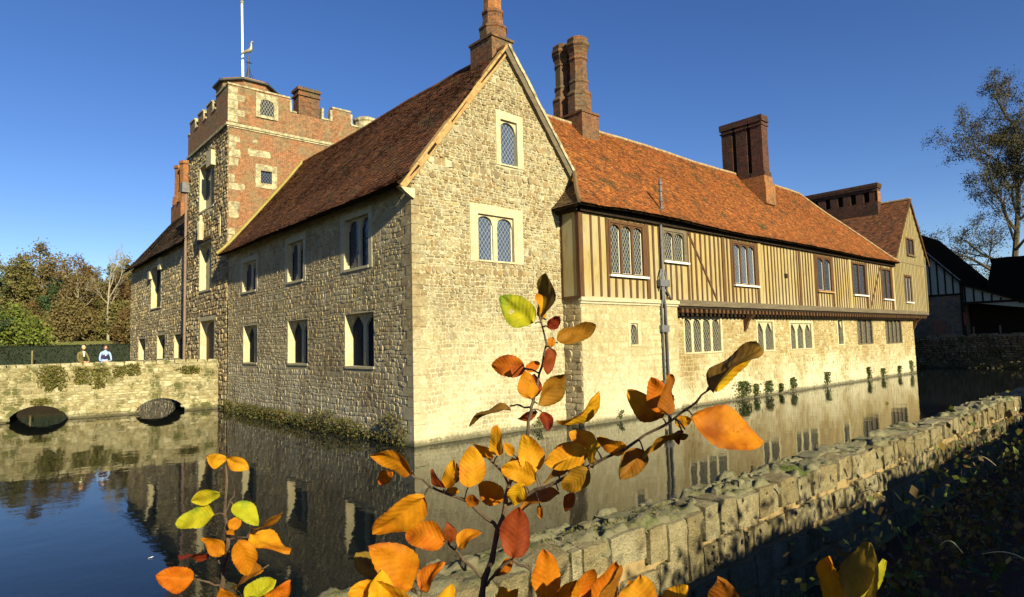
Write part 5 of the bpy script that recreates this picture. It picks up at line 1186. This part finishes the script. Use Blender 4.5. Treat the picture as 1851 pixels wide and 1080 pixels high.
# what shades the bank and the barn, outside the picture
r_ = random.Random(35)
t = thing('shade_hedge', 'unseen leafy hedge added behind the camera to shade the near bank', 'hedge', (0, -21, 1)); m = MB()
def htop(x): return 4.24+.22*nz(x*.5, 2)+.12*nz(x*2, 5)+max(0, min(1, (x-3.0)/2.5))*3.2  # added hedge: height shaped to throw shade on wall and bank
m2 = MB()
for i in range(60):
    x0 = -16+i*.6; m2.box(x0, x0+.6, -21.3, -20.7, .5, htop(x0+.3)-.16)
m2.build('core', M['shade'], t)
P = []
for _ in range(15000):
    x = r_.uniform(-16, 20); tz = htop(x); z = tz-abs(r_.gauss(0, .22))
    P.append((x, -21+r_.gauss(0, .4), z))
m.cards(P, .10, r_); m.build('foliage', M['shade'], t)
proto = None
for i, (x, y, lb) in enumerate(((61, -12, 'dense shade tree beside the moat end'), (67, -13, 'dense shade tree in front of the cart shed'), (73, -13.5, 'dense shade tree behind the others'), (63, -23, 'dense shade tree nearest the near bank'), (56.5, -24, 'dense shade tree at the corner of the moat'))):
    if proto is None: proto = tree('shade_tree', lb, 'tree', (x, y, 2.6), 61, 15, .45, dict(kids=(16, 6, 4), first=.1, ratio=.40, leaf=8, puff=.6, size=.75), 'shade', 'bark', 'shade trees right of the picture')
    else: copy_thing(proto, (x, y, 2.6), lb, i*1.3, 1.0+.06*i)

# ================================================================== BEECH SAPLINGS close to the camera
def beech_leaf(parent, B, T, wpx, mk, depth, rng, hole=False, curl=None, fold=None):
    b2, t2 = Vector(B), Vector(T); Lp = (t2-b2).length; AR = .64
    P0 = at(B[0], B[1], depth); vd = (P0-CAM).normalized()
    roll = 0; dd = 0
    if wpx > AR*Lp:
        L3 = wpx/AR; dd = math.sqrt(max(0, L3*L3-Lp*Lp))*depth/FPX*rng.choice((-1, .6)); W = wpx*depth/FPX
    else:
        W = AR*Lp*depth/FPX; roll = math.acos(max(.15, wpx/(AR*Lp)))*rng.choice((-1, 1))
    P1 = at(T[0], T[1], depth+dd); ax = P1-P0; L_ = ax.length; ax.normalize()
    ac = ax.cross(vd).normalized(); nn = ac.cross(ax).normalized()
    if nn.dot(-vd) < 0: nn = -nn
    R_ = Matrix.Rotation(roll, 3, ax); ac = R_@ac; nn = R_@nn
    fold = rng.uniform(.05, .45) if fold is None else fold; curl = rng.uniform(-.4, .5) if curl is None else curl
    tw = rng.uniform(-.7, .7); ph = rng.uniform(0, 6); bend = rng.uniform(-.11, .11); edge = rng.uniform(.04, .13)
    NV, NU = 20, 12; vs = []; uv = []; fs = []
    hw = lambda v: (max(v, 0)**.58*max(0, 1-v)**.78)/.80*.92
    for i in range(NV+1):
        v = i/NV
        for j in range(NU+1):
            u = 2*j/NU-1
            w = hw(v)*W*(1+.035*math.sin(v*9*PI*2+ph)*(abs(u)**3)+.16*noise.noise(Vector((v*2.6+ph, (1 if u > 0 else 4), ph)))*abs(u))+.0004
            a = tw*(v-.3); x = u*w
            z = fold*abs(x)*.9 + curl*L_*(v-.45)**2*1.3 + -.005*L_*math.sin((v-.22*abs(u))*2*PI*9)*abs(u)*.55 + edge*W*math.sin(v*7+ph+u)*abs(u)**2
            z += .11*W*noise.noise(Vector((u*1.3+ph, v*3, ph)))
            p = P0 + ax*(v*L_) + ac*(x*math.cos(a)+bend*L_*math.sin(v*PI)) + nn*(z+x*math.sin(a))
            vs.append(tuple(p)); uv.append((u, v))
    for i in range(NV):
        for j in range(NU):
            if hole and 11 <= i <= 12 and 7 <= j <= 8: continue
            fs.append((i*(NU+1)+j, i*(NU+1)+j+1, (i+1)*(NU+1)+j+1, (i+1)*(NU+1)+j))
    m = MB(); m.v = vs; m.f = fs; m.uv = uv
    return m.build('leaf', LM[mk], parent, True)

def sapling(label, base_loc, stems, leaves, depth, seed, dvar=.05):
    rng = random.Random(seed)
    t = thing('beech_sapling', label, 'sapling', base_loc); sm = MB(); sp = []
    for pts, r0, r1, dp in stems:
        P = []
        for k, (x, y) in enumerate(pts):
            d = dp[0]+(dp[1]-dp[0])*k/max(1, len(pts)-1); P.append(at(x, y, d))
        Q = [P[0]]
        for a, b in zip(P, P[1:]): Q += [a.lerp(b, .5)+Vector((rng.gauss(0, .0015), rng.gauss(0, .0015), rng.gauss(0, .0015))), b]
        n = len(Q); sm.tube(Q, [(r0+(r1-r0)*k/(n-1))*(1.25 if k % 2 == 0 and 0 < k < n-1 else 1) for k in range(n)], 7)
        for a, b in zip(Q, Q[1:]): sp += [(a.lerp(b, f_), (a-CAM).dot(CF)) for f_ in (0, .33, .66)]
    for lf in leaves:
        B, T, w, mk = lf[:4]; d = (lf[4] if len(lf) > 4 and lf[4] else depth)+rng.uniform(-dvar, dvar)
        P = at(B[0], B[1], d)
        q = min(sp, key=lambda s_: ((s_[0]-at(B[0], B[1], s_[1])).length))
        px = (q[0]-at(B[0], B[1], q[1])).length*FPX/q[1]
        if px < 45:
            sm.tube([q[0], q[0].lerp(P, .5)+Vector((0, 0, .002)), P], [.0013, .0009, .0010], 5)
        else:
            a = Vector((B[0]-T[0], B[1]-T[1])).normalized()*14; sm.tube([at(B[0]+a.x, B[1]+a.y, d), P], [.0012, .0010], 5)
        beech_leaf(t, B, T, w, mk, d, rng, **(lf[5] if len(lf) > 5 else {}))
    sm.build('stem', M['twig'], t)
    return t

D = .80
mstems = [
 ([(840, 1420), (858, 1200), (871, 1080), (876, 1047), (889, 1015), (899, 961), (914, 914), (920, 878)], .0044, .0026, (D, D)),
 ([(920, 878), (932, 842), (955, 782), (961, 741), (963, 729), (971, 698), (981, 659), (988, 622), (977, 577), (975, 566)], .0024, .0009, (D, D+.04)),
 ([(914, 914), (967, 886), (1003, 873), (1071, 840), (1130, 812), (1204, 768), (1239, 741), (1259, 727), (1284, 703)], .0022, .0010, (D, D-.12)),
 ([(899, 956), (881, 938), (852, 911), (840, 904), (807, 892), (778, 880), (748, 862), (718, 850)], .0026, .0010, (D, D+.03)),
 ([(871, 1045), (837, 1012), (819, 991), (807, 979)], .0020, .0011, (D, D-.02)),
 ([(880, 1059), (896, 1038), (926, 1012), (950, 1024), (962, 1047), (973, 1078), (985, 1120)], .0018, .0014, (D, D-.05)),
 ([(858, 1200), (790, 1110), (745, 1065)], .0022, .0012, (D, D-.06)),
 ([(985, 1120), (1030, 1110), (1075, 1100), (1160, 1125), (1290, 1120)], .0022, .0014, (D-.05, D-.14)),
 ([(920, 878), (900, 845), (881, 827), (868, 815)], .0016, .0009, (D, D+.05)),
 ([(963, 736), (940, 733), (922, 735)], .0014, .0010, (D+.03, D+.05)),
]
R1 = D-.11
mleaves = [
 ((967, 585), (909, 538), 60, 'G', .84, dict(hole=True)), ((987, 578), (999, 496), 32, 'D', .84), ((985, 578), (977, 530), 20, 'Y', .86), ((992, 592), (1012, 570), 22, 'R'), ((1008, 620), (1079, 598), 38, 'B', None, dict(curl=.5)),
 ((996, 628), (998, 609), 15, 'O'), ((994, 629), (989, 677), 26, 'R'), ((948, 666), (886, 660), 44, 'O'), ((950, 668), (976, 655), 20, 'O', .85), ((961, 722), (951, 672), 38, 'O'), ((964, 719), (965, 676), 26, 'R', .84), ((971, 730), (1018, 671), 40, 'B'),  # rust leaf behind the orange one: its shadowed right part as colour
 ((922, 736), (845, 762), 11, 'D', None, dict(fold=.5)), ((971, 746), (936, 760), 16, 'R'), ((979, 744), (991, 778), 24, 'R'), ((1012, 771), (1089, 718), 19, 'Y'), ((1199, 758), (1133, 712), 48, 'O', R1+.03), ((1203, 748), (1178, 684), 50, 'O', R1+.05), ((1205, 748), (1210, 676), 30, 'B', R1),  # closing bronze leaf: darker shaded half of the orange one as its own leaf
 ((1282, 703), (1370, 620), 30, 'D', R1-.02), ((1283, 700), (1352, 626), 18, 'Y', R1), ((1252, 752), (1384, 797), 74, 'O', R1-.03, dict(curl=-.1, fold=.06)), ((1222, 766), (1252, 758), 22, 'O', R1), ((1238, 776), (1154, 812), 19, 'B', R1+.02), ((1232, 778), (1224, 804), 14, 'R', R1+.03),
 ((1163, 815), (1121, 868), 46, 'B', R1+.05), ((1132, 812), (1079, 790), 28, 'O', R1+.08), ((1062, 816), (983, 838), 50, 'Y', D-.03), ((1078, 814), (1028, 782), 38, 'Y', D), ((1064, 845), (1081, 787), 13, 'Y', D-.08), ((1030, 829), (981, 871), 22, 'D', D), ((1064, 847), (1016, 886), 44, 'B', D-.02),  # opening bronze and the olive leaf carry their shadow in the leaf colour
 ((1037, 893), (1020, 925), 21, 'R'), ((976, 914), (978, 938), 11, 'O'), ((1009, 886), (937, 916), 24, 'B'), ((947, 879), (927, 916), 36, 'Y', D-.06), ((968, 854), (946, 786), 50, 'Y', D-.01), ((970, 868), (906, 848), 46, 'O', D-.06),
 ((899, 825), (892, 771), 28, 'Y'), ((893, 826), (855, 796), 18, 'O'), ((928, 823), (912, 801), 17, 'O'), ((846, 881), (853, 806), 52, 'Y', D-.05), ((804, 882), (819, 832), 30, 'O'), ((808, 876), (826, 838), 28, 'R', D+.05), ((803, 884), (777, 852), 13, 'R'), ((806, 888), (831, 890), 15, 'O'),
 ((745, 852), (674, 816), 38, 'O', None, dict(curl=.35)), ((709, 852), (689, 876), 26, 'O', D+.05), ((767, 897), (673, 964), 56, 'O', D-.05), ((804, 979), (730, 966), 56, 'O', D-.03), ((748, 1062), (668, 990), 72, 'O', D-.07), ((761, 1068), (803, 1016), 33, 'O', D-.05), ((813, 982), (809, 946), 25, 'R'), ((827, 989), (868, 961), 28, 'O'),
 ((913, 900), (867, 879), 46, 'O', D+.03), ((844, 906), (869, 905), 21, 'O'), ((928, 1008), (938, 915), 62, 'R', D-.06, dict(curl=.3)), ((927, 1015), (893, 1041), 22, 'O'), ((989, 1086), (983, 993), 57, 'O', D-.1), ((1032, 1092), (1066, 1021), 36, 'O', D-.11), ((1072, 1096), (1112, 1012), 54, 'O', D-.14), ((1082, 1096), (1124, 1022), 26, 'B', D-.16),
 ((1168, 1124), (1158, 1044), 84, 'Y', D-.17), ((1298, 1120), (1296, 1038), 62, 'B', D-.18), ((752, 1098), (636, 1058), 58, 'Y', D-.09), ((724, 1060), (636, 1014), 44, 'D', D-.02), ((918, 1094), (903, 1066), 30, 'O', D-.05), ((1142, 1095), (1134, 1048), 22, 'O', D-.12), ((1005, 1112), (1038, 1044), 36, 'O', D-.13), ((694, 1118), (688, 1030), 46, 'Y', D-.1), ((1210, 1118), (1242, 1058), 36, 'Y', D-.15), ((912, 1104), (936, 1060), 26, 'O', D-.07), ((790, 1104), (820, 1058), 30, 'Y', D-.08), ((935, 872), (925, 826), 30, 'O', D+.03), ((1000, 838), (1046, 800), 30, 'O', D+.04),  # dull olive leaf here is a shaded leaf, shade put into the colour
]
mb0 = at(840, 1420, D)
sapling('large beech sapling full of orange autumn leaves in the middle foreground', (mb0.x, mb0.y, mb0.z-.9), mstems, mleaves, D, 101)
DL = .9
lstems = [([(420, 1420), (404, 1180), (402, 1080), (402, 1058), (404, 1024), (413, 974), (406, 930), (410, 872), (407, 836)], .0048, .0011, (DL, DL)),
          ([(413, 974), (430, 972), (450, 972)], .0013, .0010, (DL, DL-.02)), ([(403, 1058), (378, 1053), (350, 1047)], .0013, .0010, (DL, DL-.02)), ([(406, 930), (416, 905), (424, 887)], .0014, .0007, (DL, DL)), ([(404, 1024), (392, 1006), (379, 1001)], .0012, .0009, (DL, DL)), ([(404, 1110), (430, 1088), (447, 1077)], .0014, .001, (DL, DL-.04))]
lleaves = [((406, 833), (372, 824), 28, 'Y'), ((409, 831), (448, 850), 25, 'Y'), ((397, 890), (346, 908), 28, 'G'), ((421, 912), (468, 949), 35, 'G'), ((388, 931), (318, 950), 40, 'G'), ((415, 957), (433, 935), 24, 'O'), ((411, 962), (425, 966), 11, 'O'), ((455, 961), (512, 933), 11, 'B'), ((449, 973), (523, 1003), 33, 'Y', DL-.04),
           ((408, 1000), (367, 971), 28, 'O'), ((430, 979), (447, 1041), 44, 'O', DL-.06), ((474, 1029), (420, 1062), 27, 'B'), ((351, 1048), (283, 1041), 48, 'O', DL-.03), ((380, 1001), (322, 1004), 7, 'R'), ((446, 1080), (502, 1048), 40, 'G', DL-.05), ((480, 1086), (525, 1053), 30, 'O', DL-.07), ((405, 1100), (398, 1067), 36, 'O', DL-.02)]
mb0 = at(420, 1420, DL)
sapling('small beech sapling with yellow green leaves in front of the sky reflection', (mb0.x, mb0.y, mb0.z-.8), lstems, lleaves, DL, 102, .03)
DR = .64
mb0 = at(1530, 1400, DR)
sapling('beech shoot with two curled bronze leaves at the dark lower right', (mb0.x, mb0.y, mb0.z-1.0), [([(1530, 1400), (1534, 1200), (1530, 1110)], .0035, .0015, (DR, DR))],
        [((1518, 1108), (1504, 1003), 52, 'O', None, dict(fold=.3)), ((1538, 1108), (1582, 984), 58, 'D', DR-.03, dict(curl=.3)), ((1545, 1112), (1592, 1008), 26, 'G', DR-.045)], DR, 103, .01)

p = hit(2, .01, 274, 1008); t = thing('floating_feather', 'tiny white feather floating on the blue reflection', 'feather', tuple(p)); m = MB()
m.add([(p.x-.03, p.y, .012), (p.x, p.y+.012, .016), (p.x+.035, p.y+.004, .022), (p.x, p.y-.012, .012)], [(0, 1, 2, 3)]); m.tube([(p.x-.05, p.y-.003, .01), (p.x+.03, p.y+.003, .02)], .002, 4); m.build('vane', M['feather'], t)

# ================================================================== LIGHT, SKY, CAMERA
w = bpy.data.worlds.new('World'); SC.world = w; w.use_nodes = True; nt = w.node_tree; bg = nt.nodes['Background']
sky = nt.nodes.new('ShaderNodeTexSky'); sky.sky_type = 'NISHITA'; sky.sun_disc = False
sd = -SUN_DIR; sky.sun_elevation = math.asin(sd.z); sky.sun_rotation = math.atan2(sd.x, sd.y)
sky.air_density = .85; sky.dust_density = .05; sky.ozone_density = 2.2; sky.altitude = 100
hs = nt.nodes.new('ShaderNodeHueSaturation'); hs.inputs['Saturation'].default_value = 1.24; hs.inputs['Hue'].default_value = .514; nt.links.new(sky.outputs[0], hs.inputs['Color']); nt.links.new(hs.outputs[0], bg.inputs[0]); bg.inputs[1].default_value = .065
L = bpy.data.lights.new('sun', 'SUN'); L.energy = 5.0; L.angle = math.radians(.5); L.color = (1, .915, .61)
lo_ = bpy.data.objects.new('sun', L); COL.objects.link(lo_); lo_.rotation_euler = SUN_DIR.to_track_quat('-Z', 'Y').to_euler(); lo_.location = (0, -30, 30)
cd = bpy.data.cameras.new('camera'); co = bpy.data.objects.new('camera', cd); COL.objects.link(co)
cd.sensor_width = 36; cd.lens = FPX/1851*36; cd.clip_start = .05; cd.clip_end = 3000
mt = Matrix((CR, CU, -CF)).transposed().to_4x4(); mt.translation = CAM; co.matrix_world = mt
SC.camera = co
SC.view_settings.view_transform = 'Standard'; SC.view_settings.look = 'None'; SC.view_settings.exposure = 1.12; SC.view_settings.gamma = 1
SC.cycles.use_denoising = True; SC.cycles.max_bounces = 8; SC.cycles.use_adaptive_sampling = True; SC.cycles.adaptive_threshold = .02
